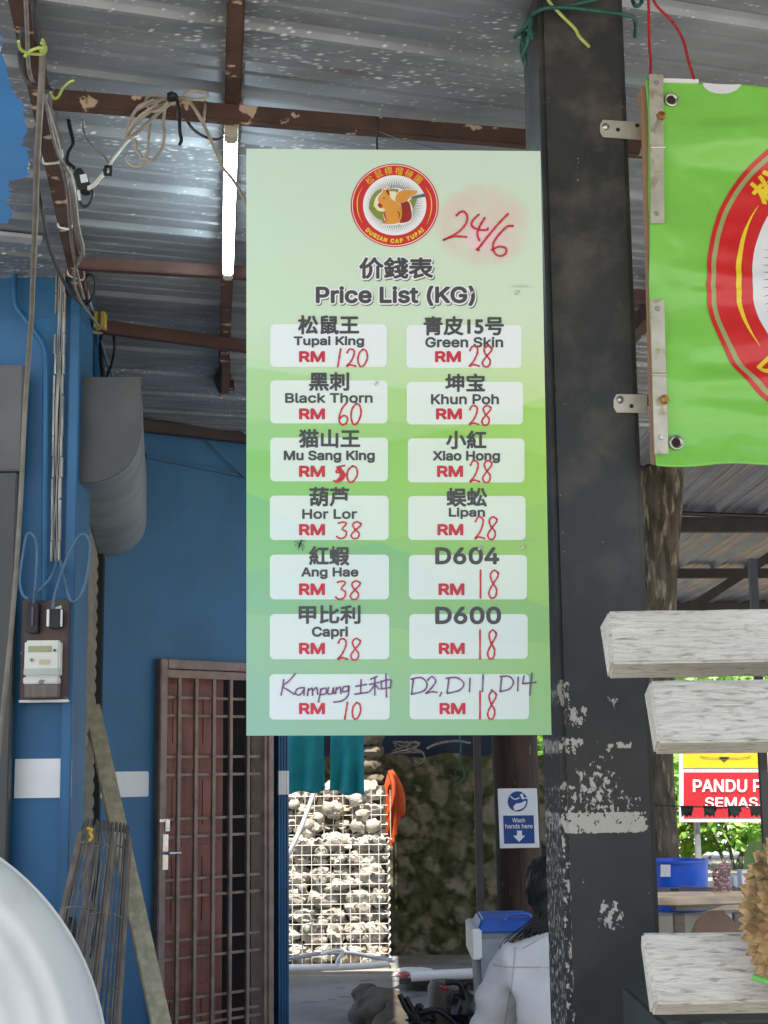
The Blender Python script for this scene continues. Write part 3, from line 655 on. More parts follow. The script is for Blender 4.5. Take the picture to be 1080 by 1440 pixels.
# ================================================================ text and drawing on flat faces
dg = None
_tc = {}
try:
    import os
    FONT = bpy.data.fonts.load(os.path.join(bpy.utils.system_resource('DATAFILES', path='fonts'), 'Inter.woff2'))
except Exception:
    FONT = None
def text_geo(body, bold=0.0):
    bold = 0.0
    k = (body, bold)
    if k in _tc: return _tc[k]
    c = bpy.data.curves.new('t', 'FONT'); c.body = body
    if FONT and body.isascii(): c.font = FONT
    c.resolution_u = 4; c.fill_mode = 'NONE'
    o_ = bpy.data.objects.new('t', c); COL.objects.link(o_)
    dg_ = bpy.context.evaluated_depsgraph_get(); dg_.update()
    me = bpy.data.meshes.new_from_object(o_.evaluated_get(dg_))
    nb = {}
    for ed in me.edges:
        a_, b_ = ed.vertices; nb.setdefault(a_, []).append(b_); nb.setdefault(b_, []).append(a_)
    co = [(v.co.x, v.co.y) for v in me.vertices]; seen = set(); loops = []
    for ed in me.edges:                       # outlines follow the edge order, so their turning sense is kept
        st = ed.vertices[0]
        if st in seen: continue
        lp = [st]; seen.add(st); cur = ed.vertices[1]
        while cur not in seen:
            lp.append(cur); seen.add(cur); nx = [q_ for q_ in nb[cur] if q_ not in seen]
            if not nx: break
            cur = nx[0]
        if len(lp) > 2: loops.append([co[q_] for q_ in lp])
    bpy.data.objects.remove(o_); bpy.data.curves.remove(c); bpy.data.meshes.remove(me)
    from mathutils.geometry import delaunay_2d_cdt
    pv, pe = [], []
    for l in loops:
        b0 = len(pv); pv += [Vector(p) for p in l]; pe += [(b0 + q_, b0 + (q_ + 1) % len(l)) for q_ in range(len(l))]
    cv_, _e, cf_, _a, _b, _c = delaunay_2d_cdt(pv, pe, [], 0, 1e-5)
    def winding(p):
        w_ = 0
        for l in loops:
            for (xa, ya), (xb, yb) in zip(l, l[1:] + l[:1]):
                if (ya > p[1]) != (yb > p[1]) and p[0] < (xb - xa) * (p[1] - ya) / (yb - ya) + xa: w_ += 1 if yb > ya else -1
        return w_
    vs = [(v.x, v.y, 0.0) for v in cv_]
    fs = [tuple(f) for f in cf_ if winding(sum((cv_[q_] for q_ in f), Vector((0, 0))) / len(f))]
    us = sorted({q_ for f in fs for q_ in f}); rm_ = {q_: k_ for k_, q_ in enumerate(us)}
    vs = [vs[q_] for q_ in us]; fs = [tuple(rm_[q_] for q_ in f) for f in fs]
    r = (vs, fs)
    _tc[k] = r; return r
class Plane:
    """flat printed face: o = a point on it, n = towards the viewer; pt(px, py, lift)"""
    def __init__(s, o, n): s.o, s.n = Vector(o), Vector(n).normalized()
    def pt(s, px, py, lift=0.0): return WP(px, py, s.o, s.n) + s.n * lift
def put_text(mb, pl, body, x0, y0, x1, y1, lift, bold=0.0, grow=0.0, ref=None):
    vs, fs = text_geo(body, bold)
    rv_, _ = ref or (vs, fs)
    ax, bx = min(v[0] for v in rv_), max(v[0] for v in rv_); ay, by = min(v[1] for v in rv_), max(v[1] for v in rv_)
    sx, sy = (x1 - x0 - 2 * bold * (y1 - y0)) / (bx - ax), (y1 - y0 - 2 * bold * (y1 - y0)) / (by - ay)
    r_ = bold * (y1 - y0) + grow; n_ = 12 if r_ else 1
    for q_ in range(n_ + (1 if r_ else 0)):
        dx, dy = (r_ * math.cos(2 * math.pi * q_ / n_), r_ * math.sin(2 * math.pi * q_ / n_)) if (r_ and q_ < n_) else (0, 0)
        mb.add([pl.pt((x0 + x1) / 2 + (v[0] - (ax + bx) / 2) * sx + dx, (y0 + y1) / 2 - (v[1] - (ay + by) / 2) * sy + dy, lift + v[2] + q_ * 2.5e-5) for v in vs], fs)
def flat(mb, pl, pts, lift): mb.add([pl.pt(x, y, lift) for x, y in pts], [tuple(range(len(pts)))])
def sm2(pts, k=5): return [(p.x, p.y) for p in crom([(x, y, 0) for x, y in pts], k)]
def ribbon(mb, pl, pts, w, lift, k=5, taper=False):
    p = sm2(pts, k) if k else pts; n = len(p); L, R = [], []
    for i in range(n):
        a_, b_ = p[max(i - 1, 0)], p[min(i + 1, n - 1)]; dx, dy = b_[0] - a_[0], b_[1] - a_[1]; ln = math.hypot(dx, dy) or 1
        ww = w / 2 * ((math.sin(math.pi * (i + .02) / (n - .96)) * .95 + .05) if taper else (1 + .12 * math.sin(i * 1.7)))
        L.append((p[i][0] - dy / ln * ww, p[i][1] + dx / ln * ww)); R.append((p[i][0] + dy / ln * ww, p[i][1] - dx / ln * ww))
    mb.add([pl.pt(*q_, lift) for q_ in L] + [pl.pt(*q_, lift) for q_ in R], [(i, i + 1, n + i + 1, n + i) for i in range(n - 1)])
    if not taper:
        for c_ in (p[0], p[-1]): flat(mb, pl, [(c_[0] + w / 2 * math.cos(t), c_[1] + w / 2 * math.sin(t)) for t in [j * math.pi / 4 for j in range(8)]], lift)
GLY = {
 '0': [[(.55, .02), (.15, .25), (.02, .65), (.25, .98), (.65, .9), (.97, .5), (.85, .12), (.5, .02)]],
 '1': [[(.65, 0), (.5, .5), (.35, 1)]],
 'l': [[(.5, 0), (.5, 1)]],
 '2': [[(.1, .22), (.35, .02), (.75, .06), (.82, .3), (.5, .7), (.05, .98), (.45, .9), (.98, .97)]],
 '3': [[(.15, .08), (.6, .02), (.85, .12), (.5, .42), (.85, .6), (.75, .9), (.3, 1.0), (.0, .88)]],
 '5': [[(.5, .05), (.2, .4), (.6, .42), (.75, .7), (.4, .98), (.0, .9)], [(.5, .06), (.98, .0)]],
 '6': [[(.75, .0), (.3, .3), (.05, .75), (.3, 1.0), (.75, .92), (.85, .68), (.5, .58), (.1, .72)]],
 '8': [[(.95, .1), (.6, .0), (.25, .15), (.4, .42), (.8, .68), (.7, .95), (.3, 1.0), (.1, .8), (.45, .52), (.9, .25), (.98, .1)]],
}
def hand(mb, pl, s, x0, y0, x1, y1, lift, w=2.6):
    n = len(s); cw = (x1 - x0) / (n + .18 * (n - 1))
    for i, ch in enumerate(s):
        bx = x0 + i * cw * 1.18
        for st in GLY[ch]: ribbon(mb, pl, [(bx + a_ * cw, y0 + b_ * (y1 - y0)) for a_, b_ in st], w, lift)

# ---------------------------------------------------------------- round squirrel emblem, drawn in a 0..1080 box around (541,495)
def emblem(pl, cx, cy, rx, ry, parent, lift, detail=True, rot=0.0, gap=S(230, 224, 210)):
    k = 444.0
    def T(x, y): return (cx + (x - 541) / k * rx, cy + (y - 495) / 420.0 * ry)
    def ell(f, fy=None, n=72): return [(cx + f * rx * math.cos(t), cy + (fy or f) * ry * math.sin(t)) for t in [2 * math.pi * i / n for i in range(n)]]
    def ring(mb, f0, f1, z, n=96):
        a_, b_ = ell(f0, n=n), ell(f1, n=n); o_ = len(mb.v)
        mb.v += [pl.pt(*p, z) for p in a_ + b_]
        for i in range(n): mb.f.append((o_ + i, o_ + (i + 1) % n, o_ + n + (i + 1) % n, o_ + n + i))
    step = .0004
    m_ = MB(); flat(m_, pl, ell(.99), lift); em = obj('emblem', m_, MATS.get('emblem gap') or mat('emblem gap', gap, gap, 5, .45), parent, recalc=False)
    m_ = MB(); ring(m_, .975, 1.0, lift + step); ring(m_, .715, .955, lift + step); obj('red_ring', m_, M_PRED, em, recalc=False)
    m_ = MB(); flat(m_, pl, ell(.722), lift + step * 2); obj('white_disc', m_, M_PW, em, recalc=False)
    m_ = MB()
    for i in range(84):
        t = 2 * math.pi * i / 84; f0, f1, w_ = .42, .665, .0105
        c_, s_ = math.cos(t), math.sin(t)
        flat(m_, pl, [(cx + rx * (f1 * c_), cy + ry * (f1 * s_)), (cx + rx * (f0 * c_ - w_ * s_), cy + ry * (f0 * s_ + w_ * c_)), (cx + rx * (f0 * c_ + w_ * s_), cy + ry * (f0 * s_ - w_ * c_))], lift + step * 3)
    obj('sunburst', m_, M_PGRY, em, recalc=False)
    # lettering round the ring
    m_ = MB()
    for ch, (x, y), an in zip('松鼠標榴槤園', ((287, 240), (377, 178), (477, 148), (586, 150), (686, 178), (781, 232)), (-43, -26, -9, 9, 26, 43)):
        vs, fs = text_geo(ch, .035); h = 84; ca, sa = math.cos(rad(an)), math.sin(rad(an))
        m_.add([pl.pt(*T(x + ((v[0] - .5) * ca + (v[1] - .38) * sa) * h, y + ((v[0] - .5) * sa - (v[1] - .38) * ca) * h), lift + step * 2.5 + v[2]) for v in vs], fs)
    s = 'DURIAN CAP TUPAI'
    adv = {' ': .45, 'I': .42}; tot = sum(adv.get(c_, .82) for c_ in s); pos = 0
    for ch in s:
        a_ = adv.get(ch, .82); tt = -49 + 98 * (pos + a_ / 2) / tot; pos += a_
        if ch == ' ': continue
        vs, fs = text_geo(ch, .05); ax = (min(v[0] for v in vs) + max(v[0] for v in vs)) / 2
        h = 74; t = rad(tt); x, y = 541 + 372 * math.sin(t), 495 + 352 * math.cos(t); ca, sa = math.cos(-t), math.sin(-t)
        for k_, (ox, oy) in enumerate(((-5, 0), (5, 0), (0, -5), (0, 5), (-3.5, 3.5), (3.5, 3.5))): m_.add([pl.pt(*T(x + ox + ((v[0] - ax) * ca + (v[1] - .36) * sa) * h, y + oy + ((v[0] - ax) * sa - (v[1] - .36) * ca) * h), lift + step * 2.5 + v[2] + k_ * 2e-5) for v in vs], fs)
    obj('ring_lettering', m_, M_PYEL, em, recalc=False)
    m_ = MB()
    for pts in ([(218, 305), (172, 400), (162, 495), (176, 590), (218, 680)], [(852, 308), (902, 400), (914, 495), (902, 590), (862, 692)]): ribbon(m_, pl, [T(*p) for p in pts], .026 * rx, lift + step * 2.5, 6, True)
    obj('yellow_arc', m_, M_PYEL, em, recalc=False)
    # leaves, halo, squirrel
    def shp(name, polys, mt, z, smooth=3):
        mm = MB()
        for p in polys: flat(mm, pl, sm2([T(*q_) for q_ in p + [p[0]]], smooth)[:-1], lift + step * z)
        obj(name, mm, mt, em, recalc=False)
    shp('leaf_mass', [[(280, 530), (290, 450), (325, 385), (370, 345), (430, 328), (520, 330), (580, 345), (560, 420), (480, 520), (440, 640), (390, 640), (330, 600)], [(690, 450), (770, 395), (755, 470), (720, 525), (700, 500)]], M_POLI, 3.6)
    shp('halo', [[(328, 500), (345, 430), (395, 372), (470, 360), (555, 362), (545, 440), (560, 480), (480, 520), (430, 560), (370, 550)]], M_PCRM, 4.2)
    shp('branch', [[(700, 430), (770, 398), (850, 378), (858, 408), (785, 420)]], M_PGRY, 4.6)
    sq = [[(425, 322), (412, 375), (385, 400), (370, 440), (378, 475), (365, 502), (392, 527), (425, 530), (442, 548), (430, 585), (440, 632), (462, 660), (428, 668), (432, 684), (530, 686), (592, 664), (612, 600), (612, 545), (598, 505), (560, 470), (512, 440), (490, 400), (488, 350), (468, 318), (448, 345)]]
    tail = [[(548, 455), (550, 410), (575, 370), (620, 348), (690, 342), (768, 352), (755, 388), (710, 405), (682, 432), (660, 458), (620, 475), (580, 480)]]
    def grow(p, f): 
        cx_, cy_ = sum(q_[0] for q_ in p) / len(p), sum(q_[1] for q_ in p) / len(p); return [(cx_ + (x - cx_) * f, cy_ + (y - cy_) * f) for x, y in p]
    shp('squirrel_outline', [grow(sq[0], 1.09), grow(tail[0], 1.09), [(590, 470), (670, 450), (715, 500), (720, 600), (700, 660), (590, 690)]], M_PW, 5.0)
    shp('squirrel_tail_shade', [[(598, 478), (660, 455), (692, 480), (706, 540), (714, 595), (702, 642), (660, 668), (590, 672), (612, 600), (610, 530)], [(428, 655), (475, 652), (570, 664), (532, 686), (430, 686)]], M_PDRED, 5.5)
    shp('squirrel_body', [sq[0]], M_PORG, 5.9); shp('squirrel_tail', [tail[0]], M_PORG, 5.9)
    shp('squirrel_marking', [[(450, 350), (476, 398), (488, 385), (480, 345)], [(368, 488), (392, 478), (418, 508), (392, 524)], [(440, 560), (433, 590), (442, 628), (470, 660), (452, 625), (448, 590)], [(560, 560), (585, 590), (575, 635), (595, 600), (590, 570)], [(640, 480), (665, 470), (690, 520), (670, 560), (650, 530)]], M_PDRED, 6.3)
    shp('squirrel_eye', [[(424, 425), (434, 418), (440, 428), (432, 438)]], M_INK, 6.7)
    return em

# ================================================================ price board
BD = 2.72; bth = rad(1.5); bn = Vector((math.sin(bth), -math.cos(bth), 0))
bo = W(555, 620, BD); BP = Plane(bo, bn)
TL, TR_, BL_, BR_ = BP.pt(346.5, 209), BP.pt(760, 212.5), BP.pt(346.5, 1034.5), BP.pt(775.5, 1033.5)
def mix3(a_, b_, t): t = max(0, min(1, t)); return tuple(x + (y - x) * t for x, y in zip(a_, b_))
def sst(a_, b_, x): t = max(0, min(1, (x - a_) / (b_ - a_))); return t * t * (3 - 2 * t)
BSTOP = [(0, (208, 231, 205), (212, 232, 208)), (.3, (208, 232, 196), (216, 234, 196)), (.42, (188, 225, 170), (204, 230, 158)), (.55, (160, 214, 140), (184, 222, 116)), (.68, (150, 206, 138), (170, 214, 108)), (.82, (150, 198, 156), (162, 206, 116)), (1.0, (146, 192, 170), (156, 204, 140))]
def board_rgb(s, t):
    for (t0_, l0, r0), (t1_, l1, r1) in zip(BSTOP, BSTOP[1:]):
        if t <= t1_: k_ = (t - t0_) / (t1_ - t0_); break
    c_ = mix3(mix3(l0, r0, s), mix3(l1, r1, s), k_)
    # printed translucent facets
    for (f, kk, dc) in ((t - (.385 + .07 * s), 1, (-10, -4, -14)), (t - (.53 - .10 * s + .03 * math.sin(s * 3)), 1, (-8, -2, -12)), (t - (.47 + .12 * (s - .25) ** 2), 1, (-6, -3, -6)), (t - (.60 + .19 * s), 1, (-8, -5, 4)), (t - (.735 - .12 * s), 1, (-4, -3, 2)), (t - (.80 + .05 * s), 1, (6, 4, 0))):
        g_ = sst(0, .004, f) * math.exp(-max(f, 0) * 9); c_ = tuple(x + y * 1.8 * g_ for x, y in zip(c_, dc))
    # rubbed pink marker stain around the date
    dx, dy = (s - .80) / .185, (t - .135) / .085
    w_ = max(0, 1 - (dx * dx + dy * dy)); nz_ = .6 + .7 * mnoise.fractal(Vector((s * 9, t * 20, 3)), .9, 2, 4)
    c_ = mix3(c_, (226, 206, 188), sst(0, .6, w_) * .85 * max(.3, min(1, nz_ + .3)))
    dx, dy = (s - .80) / .085, (t - .155) / .035; w_ = max(0, 1 - (dx * dx + dy * dy)); c_ = mix3(c_, (250, 206, 214), sst(0, 1, w_) * .7)
    for (cx_, cy_) in ((.925, .243), (.93, .681), (.80, .681)):      # small shadows of the wire ties, painted into the print
        dx, dy = (s - cx_) / .05, (t - cy_) / .003; w_ = max(0, 1 - (dx * dx + dy * dy)); c_ = mix3(c_, (150, 170, 140), w_ * .5)
    return c_
BK = 0.97
def vcol(me, cols):
    ca = me.color_attributes.new('print', 'FLOAT_COLOR', 'POINT')
    flatc = []
    for c_ in cols: flatc += [lin(c_[0]) * BK, lin(c_[1]) * BK, lin(c_[2]) * BK * 1.06, 1]
    ca.data.foreach_set('color', flatc)
M_PRINT = attr_mat('printed board', .42, .4)
M_PRINT.node_tree.nodes['Principled BSDF'].inputs['Roughness'].default_value = .38
NX, NY = 120, 320
m = MB(); m.grid(NX, NY, lambda u, v: (TL.lerp(TR_, u)).lerp(BL_.lerp(BR_, u), v))
cols = [board_rgb(i / NX, j / NY) for j in range(NY + 1) for i in range(NX + 1)]
# side and back of the panel
th = -bn * .006; base = len(m.v)
rim = [TL, TR_, BR_, BL_]
m.v += rim + [p + th for p in rim]; cols += [(200, 214, 200)] * 8
for i in range(4): m.f.append((base + i, base + (i + 1) % 4, base + 4 + (i + 1) % 4, base + 4 + i))
m.f.append((base + 7, base + 6, base + 5, base + 4))
pb = obj('price_board', m, M_PRINT, None, 'pale green hanging price list board with a red squirrel emblem and handwritten prices', 'price board', recalc=False)
vcol(pb.data, cols)
def st_of(px, py):
    s = (px - 346.5 - (py - 209) * 0) / (760 - 346.5 + (py - 209) / 825 * 15.5); return s, (py - 209) / 825.0
def rrect(name, x0, y0, x1, y1, r, parent, lift, alpha=.76):
    m_ = MB(); cols_ = []; rows_ = []
    n_ = 26
    ys_ = [y0 + r * (1 - math.cos(k / 6 * math.pi / 2)) for k in range(7)] + [y0 + r + (y1 - y0 - 2 * r) * k / 12 for k in range(1, 12)] + [y1 - r * (1 - math.cos(k / 6 * math.pi / 2)) for k in range(6, -1, -1)]
    for y in ys_:
        dy = max(y0 + r - y, y - (y1 - r), 0); ins = r - math.sqrt(max(0, r * r - dy * dy)) if dy > 0 else 0
        xa, xb = x0 + ins, x1 - ins
        for k in range(9):
            x = xa + (xb - xa) * k / 8; m_.v.append(BP.pt(x, y, lift)); cols_.append(mix3(board_rgb(*st_of(x, y)), (246, 248, 250), alpha))
    for j in range(len(ys_) - 1):
        for k in range(8): m_.f.append((j * 9 + k, j * 9 + k + 1, j * 9 + k + 10, j * 9 + k + 9))
    o_ = obj(name, m_, M_PRINT, parent, recalc=False); vcol(o_.data, cols_); return o_
L1, L2, L3 = .0006, .0012, .0018
LEFT = [('松鼠王', 'Tupai King', (419, 443.5, 505, 470.5), (413, 473, 512, 489), '120', (470, 491, 517, 516)),
        ('黑刺', 'Black Thorn', (434.5, 523.5, 491, 550), (401, 553, 524, 567), '60', (476, 567, 508, 597.5)),
        ('猫山王', 'Mu Sang King', (420, 603.5, 506.5, 630), (399, 633.5, 527, 651), '50', (469.5, 655, 503, 678.5)),
        ('葫芦', 'Hor Lor', (435, 685, 491, 712.5), (425, 716, 502, 730), '38', (473.5, 734, 508, 757.5)),
        ('紅蝦', 'Ang Hae', (434.5, 768, 491.5, 795.5), (423.5, 798, 504, 814.5), '38', (472, 817, 507, 843)),
        ('甲比利', 'Capri', (420, 851, 507, 877.5), (438.5, 881, 489.5, 899), '28', (474, 898, 507, 928)),
        (None, None, None, None, '10', (480.5, 987.5, 507.5, 1011.5))]
RIGHT = [('青皮15号', 'Green Skin', (595.5, 445, 708.5, 472), (598, 474, 707.5, 489), '28', (659, 487, 692, 516)),
         ('坤宝', 'Khun Poh', (626, 525.5, 682, 551.5), (606, 554.5, 701.5, 569), '28', (659, 570.5, 690.5, 598)),
         ('小紅', 'Xiao Hong', (627, 605.5, 684, 632), (608.5, 634, 703, 651.5), '28', (660, 648, 692, 678.5)),
         ('蜈蚣', 'Lipan', (628, 686, 685, 713), (631, 714, 682, 730), '28', (667, 727, 699, 758.5)),
         ('D604', None, (612, 769.5, 702, 794), None, 'l8', (668, 802, 701, 841)),
         ('D600', None, (612, 853, 704.5, 878), None, 'l8', (668, 886, 698, 926.5)),
         (None, None, None, None, 'l8', (668, 972, 698, 1011))]
PY_L = [(456, 516), (535, 595.5), (615.5, 677), (697, 759.5), (780, 843), (863.5, 927), (948, 1012)]
PX_L = [(380, 544), (380, 545), (380, 545.5), (379.5, 546.5), (379.5, 547), (379.5, 547.5), (379, 548)]
PY_R = [(457, 517.5), (537, 597), (616.5, 678.5), (697.5, 759.5), (780.5, 843), (863.5, 926.5), (948, 1011.5)]
PX_R = [(571.5, 733.5), (572, 735.5), (573.5, 737.5), (574, 739), (575, 741), (575.5, 742), (576, 744)]
RM_Y = [(494, 509.5), (574.5, 590), (655, 671), (737, 753), (820.5, 837), (904, 920), (988.5, 1004.5)]
RM_XR = [611.7, 613, 614.6, 615, 616.6, 617, 618]
LASTP = []
for col_, (ents, PXs, PYs) in enumerate(((LEFT, PX_L, PY_L), (RIGHT, PX_R, PY_R))):
    for i, (zh, en, bz, be, price, bp_) in enumerate(ents):
        pn = rrect('price_panel', PXs[i][0], PYs[i][0], PXs[i][1], PYs[i][1], 6.5, pb, L1)
        if not zh: LASTP.append(pn)
        if zh:
            m = MB(); put_text(m, BP, zh, *bz, L2, .032 if zh[0] != 'D' else .05)
            if en: put_text(m, BP, en, *be, L2, .045)
            obj('name_lettering', m, M_INK, pn, recalc=False)
        x0 = 420.5 if col_ == 0 else RM_XR[i]
        m = MB(); put_text(m, BP, 'RM', x0, RM_Y[i][0], x0 + 36.5, RM_Y[i][1], L2, .07); obj('currency_lettering', m, M_INKR, pn, recalc=False)
        m = MB(); hand(m, BP, price, *bp_, L3, 2.5)
        if price == '50':
            for k in range(4): ribbon(m, BP, [(474 + k, 657), (479 + k * 2, 668), (474 + k * 2, 676)], 2.5, L3 + .0001 * k)
        obj('handwritten_price', m, M_PENR, pn, recalc=False)
# handwritten names in the last two panels
def crop2(lst): return [[(370 + x / 2.7, 930 + y / 2.7) for x, y in st] for st in lst]
K_L = crop2([[(78, 70), (74, 100), (68, 128)], [(122, 47), (98, 75), (75, 95), (96, 110), (118, 125)], [(150, 100), (130, 105), (122, 122), (138, 128), (155, 110)], [(156, 100), (155, 128)], [(168, 130), (172, 105)], [(172, 112), (185, 102), (188, 128)], [(188, 112), (203, 100), (207, 125)], [(220, 105), (210, 155)], [(218, 108), (238, 102), (238, 122), (218, 127)], [(248, 100), (245, 122), (262, 122), (266, 100), (268, 123)], [(275, 122), (278, 100)], [(278, 108), (292, 98), (295, 122)], [(322, 95), (305, 98), (302, 115), (320, 112), (326, 95)], [(326, 95), (322, 130), (300, 150), (268, 155)],
             [(352, 95), (392, 88)], [(372, 70), (370, 122)], [(348, 125), (398, 118)], [(432, 58), (408, 68)], [(404, 88), (440, 80)], [(424, 65), (424, 128)], [(424, 90), (404, 115)], [(426, 90), (440, 105)], [(448, 75), (449, 105)], [(448, 105), (482, 100)], [(448, 77), (484, 71), (482, 100)], [(466, 48), (468, 135)]])
K_R = crop2([[(570, 70), (563, 125)], [(562, 68), (600, 62), (622, 85), (610, 112), (563, 125)], [(625, 72), (640, 58), (655, 75), (640, 100), (618, 122)], [(618, 122), (640, 116), (660, 118)], [(677, 118), (671, 132)], [(705, 68), (698, 120)], [(695, 65), (735, 62), (762, 85), (745, 110), (698, 122)], [(785, 65), (783, 115)], [(835, 52), (832, 115)], [(868, 108), (860, 125)], [(905, 62), (900, 112)], [(900, 58), (935, 58), (950, 80), (935, 105), (900, 115)], [(968, 60), (966, 112)], [(990, 55), (985, 85)], [(985, 85), (1035, 80)], [(1020, 45), (1012, 128)]])
for K_, pn in ((K_L, LASTP[0]), (K_R, LASTP[1])):
    m = MB()
    for st in K_: ribbon(m, BP, st, 2.3, L3 + .0003, 4)
    obj('handwritten_name', m, M_PENP, pn, recalc=False)
# heading with white outline, date, emblem
for dx, dy, grow_, lift, mt, nm in ((1.3, 1.5, 2.0, L1, M_PGRY, 'heading_shadow'), (0, 0, 2.3, L1 + .0003, M_PW, 'heading_outline'), (0, 0, 0, L2, M_INK, 'heading')):
    m = MB()
    put_text(m, BP, '价錢表', 505 + dx, 362 + dy, 609 + dx, 392.5 + dy, lift, .035, grow_)
    put_text(m, BP, 'Price List (KG)', 444 + dx, 402 + dy, 668 + dx, 430.5 + dy, lift, .045, grow_)
    obj(nm, m, M_INK if nm == 'heading' else mt, pb, recalc=False)
def crop7(lst): return [[(600 + x / 6.353, 260 + y / 6.353) for x, y in st] for st in lst]
m = MB()
for st in crop7([[(265, 278), (298, 247), (335, 243), (362, 285), (352, 345), (305, 405), (235, 455), (150, 495)], [(150, 495), (240, 464), (355, 468)], [(465, 268), (420, 310), (400, 352), (420, 385), (480, 405), (538, 405), (546, 390)], [(518, 298), (480, 360), (455, 420), (455, 460), (470, 498)], [(725, 262), (640, 350), (540, 470), (470, 560), (447, 580), (465, 586)], [(770, 370), (718, 376), (650, 440), (602, 510), (592, 570), (618, 622), (660, 638), (700, 620), (712, 582), (690, 560), (640, 556), (580, 583)]]): ribbon(m, BP, st, 3.0, L3, 6)
obj('handwritten_date', m, M_PENR, pb, recalc=False)
emblem(BP, 555, 289, 61.7, 58.6, pb, L1, gap=S(244, 232, 224))
m = MB()
for x, y in ((727, 412), (663, 413), (735, 770), (675, 771), (529, 540)): m.tube([BP.pt(x - 2, y + 2, .001), BP.pt(x, y, .006), BP.pt(x + 2, y - 2, .001)], .0022, 6, 3)
obj('wire_tie', m, M_CABLEW, pb)
t = thing('mosquito', 'tiny dark long-legged insect sitting on the price board', 'insect', BP.pt(422, 766, .003))
m = MB().tube([BP.pt(420, 770, .004), BP.pt(422, 766, .005), BP.pt(424, 760, .004)], .0014, 6, 3)
for dx, dy in ((-8, -3), (-7, 3), (7, -4), (6, 5), (-3, 9), (4, 10)): m.tube([BP.pt(422, 765, .005), BP.pt(422 + dx * .6, 765 + dy * .5 - 2, .009), BP.pt(422 + dx, 765 + dy, .001)], .00045, 4)
obj('body', m, M_BLACK, t)
# wire the board hangs from
cable('hanging_wire', 'thin dark wire tying the price board up to the brown purlin', [WZ(531, 165, HR - .07), W(531, 178, 3.25), W(530, 196, 2.95), BP.pt(531, 213, -.003)], .0022, M_BLACK, 'wire')
cable('hanging_wire', 'slack dark wire from the purlin to the right half of the price board', [WZ(533, 184, HR - .11), W(560, 195, 3.2), W(600, 206, 2.95), BP.pt(640, 214, -.003)], .0015, M_BLACK, 'wire')

# ================================================================ green vinyl banner
GD = 2.80; gth = rad(9); gn = Vector((math.sin(gth), -math.cos(gth), 0)); GP = Plane(W(910, 380, GD), gn)
ba = thing('vinyl_banner', 'bright green vinyl banner with a large red ring emblem, strapped to the black post', 'banner', GP.pt(1160, 655))
def wr(px, py):
    """wrinkle height: horizontal pulls that fade away from the fixed left edge"""
    x = (px - 905) / 520.0; y = (py - 110) / 545.0
    h = .0042 * math.sin(y * 19 + 3 * mnoise.noise(Vector((x * 3, y * 2, 1)))) * math.exp(-((x - .12) / .35) ** 2)
    for (cy_, a_, wd) in ((.115, .006, .022), (.18, .010, .03), (.24, -.006, .03), (.50, .007, .02), (.535, .006, .016), (.72, -.006, .03), (.78, .009, .028), (.87, .008, .028)):
        yy = y - cy_ + .02 * math.sin(x * 7 + cy_ * 30) * (1 - .3 * x)
        h += a_ * math.exp(-(yy / wd) ** 2) * sst(.05, .2, x) * (1.0 - .4 * x)
    h += .004 * mnoise.fractal(Vector((x * 6, y * 7, 5)), .9, 2, 3)
    return h * 1.25
class Wavy(Plane):
    def pt(s, px, py, lift=0.0): return WP(px, py, s.o, s.n) + s.n * (lift + wr(px, py))
GW = Wavy(GP.o, gn)
def bn_pt(u, v):
    xl = 907 + (922 - 907) * v + 2 * math.sin(v * 9); xr = 1425
    yt = 110 + .072 * (xl + (xr - xl) * u - 907); yb = 655 - .008 * (xl + (xr - xl) * u - 922) + 2.0 * math.sin(u * 21)
    return (xl + (xr - xl) * u, yt + (yb - yt) * v)
m = MB().grid(130, 150, lambda u, v: GW.pt(*bn_pt(u, v)))
M_VINYL = mat('green vinyl', S(134, 208, 86), S(126, 200, 80), 2, .18, bump=.05, bscale=260, spec=.6)
n_, l_, b_ = NT(M_VINYL)
# woven scrim under the vinyl
tcn = n_.new('ShaderNodeTexCoord'); wv = n_.new('ShaderNodeTexChecker'); wv.inputs['Scale'].default_value = 480; l_.new(tcn.outputs['Object'], wv.inputs['Vector'])
bpn = n_.new('ShaderNodeBump'); bpn.inputs['Strength'].default_value = .12; bpn.inputs['Distance'].default_value = .001; l_.new(wv.outputs['Fac'], bpn.inputs['Height']); l_.new(bpn.outputs[0], b_.inputs['Normal'])
# print on the vinyl follows its wrinkles: coloured by position on the sheet
vn = obj('vinyl_sheet', m, M_VINYL, ba, smooth=80, recalc=False, solid=.0012)
for mm_ in (M_PRED, M_PYEL, M_PW, M_PGRY): pass
def subdiv_disc(pl, cx, cy, r0, r1, lift, nr, na=180):
    mm = MB(); rows_ = []
    for j in range(nr + 1):
        f = r0 + (r1 - r0) * j / nr
        for i in range(na):
            an = 2 * math.pi * i / na; mm.v.append(pl.pt(cx + f * math.cos(an), cy + f * math.sin(an), lift))
    for j in range(nr):
        for i in range(na): mm.f.append((j * na + i, j * na + (i + 1) % na, (j + 1) * na + (i + 1) % na, (j + 1) * na + i))
    return mm
ecx, ecy, eR = 1216, 388, 224
glossy = {}
def gl_(mt, nm, c1):
    return mat(nm, c1, tuple(x * .95 for x in c1), 6, .25, spec=.6)
V_RED, V_YEL, V_WHT, V_GRY, V_OL = gl_(0, 'vinyl red', S(214, 40, 42)), gl_(0, 'vinyl yellow', S(244, 214, 50)), gl_(0, 'vinyl white', S(232, 234, 238)), gl_(0, 'vinyl grey', S(90, 90, 104)), gl_(0, 'vinyl olive', S(160, 172, 110))
em2 = obj('emblem', subdiv_disc(GW, ecx, ecy, eR * .94, eR * .975, .0016, 2), V_OL, ba, smooth=80, recalc=False)
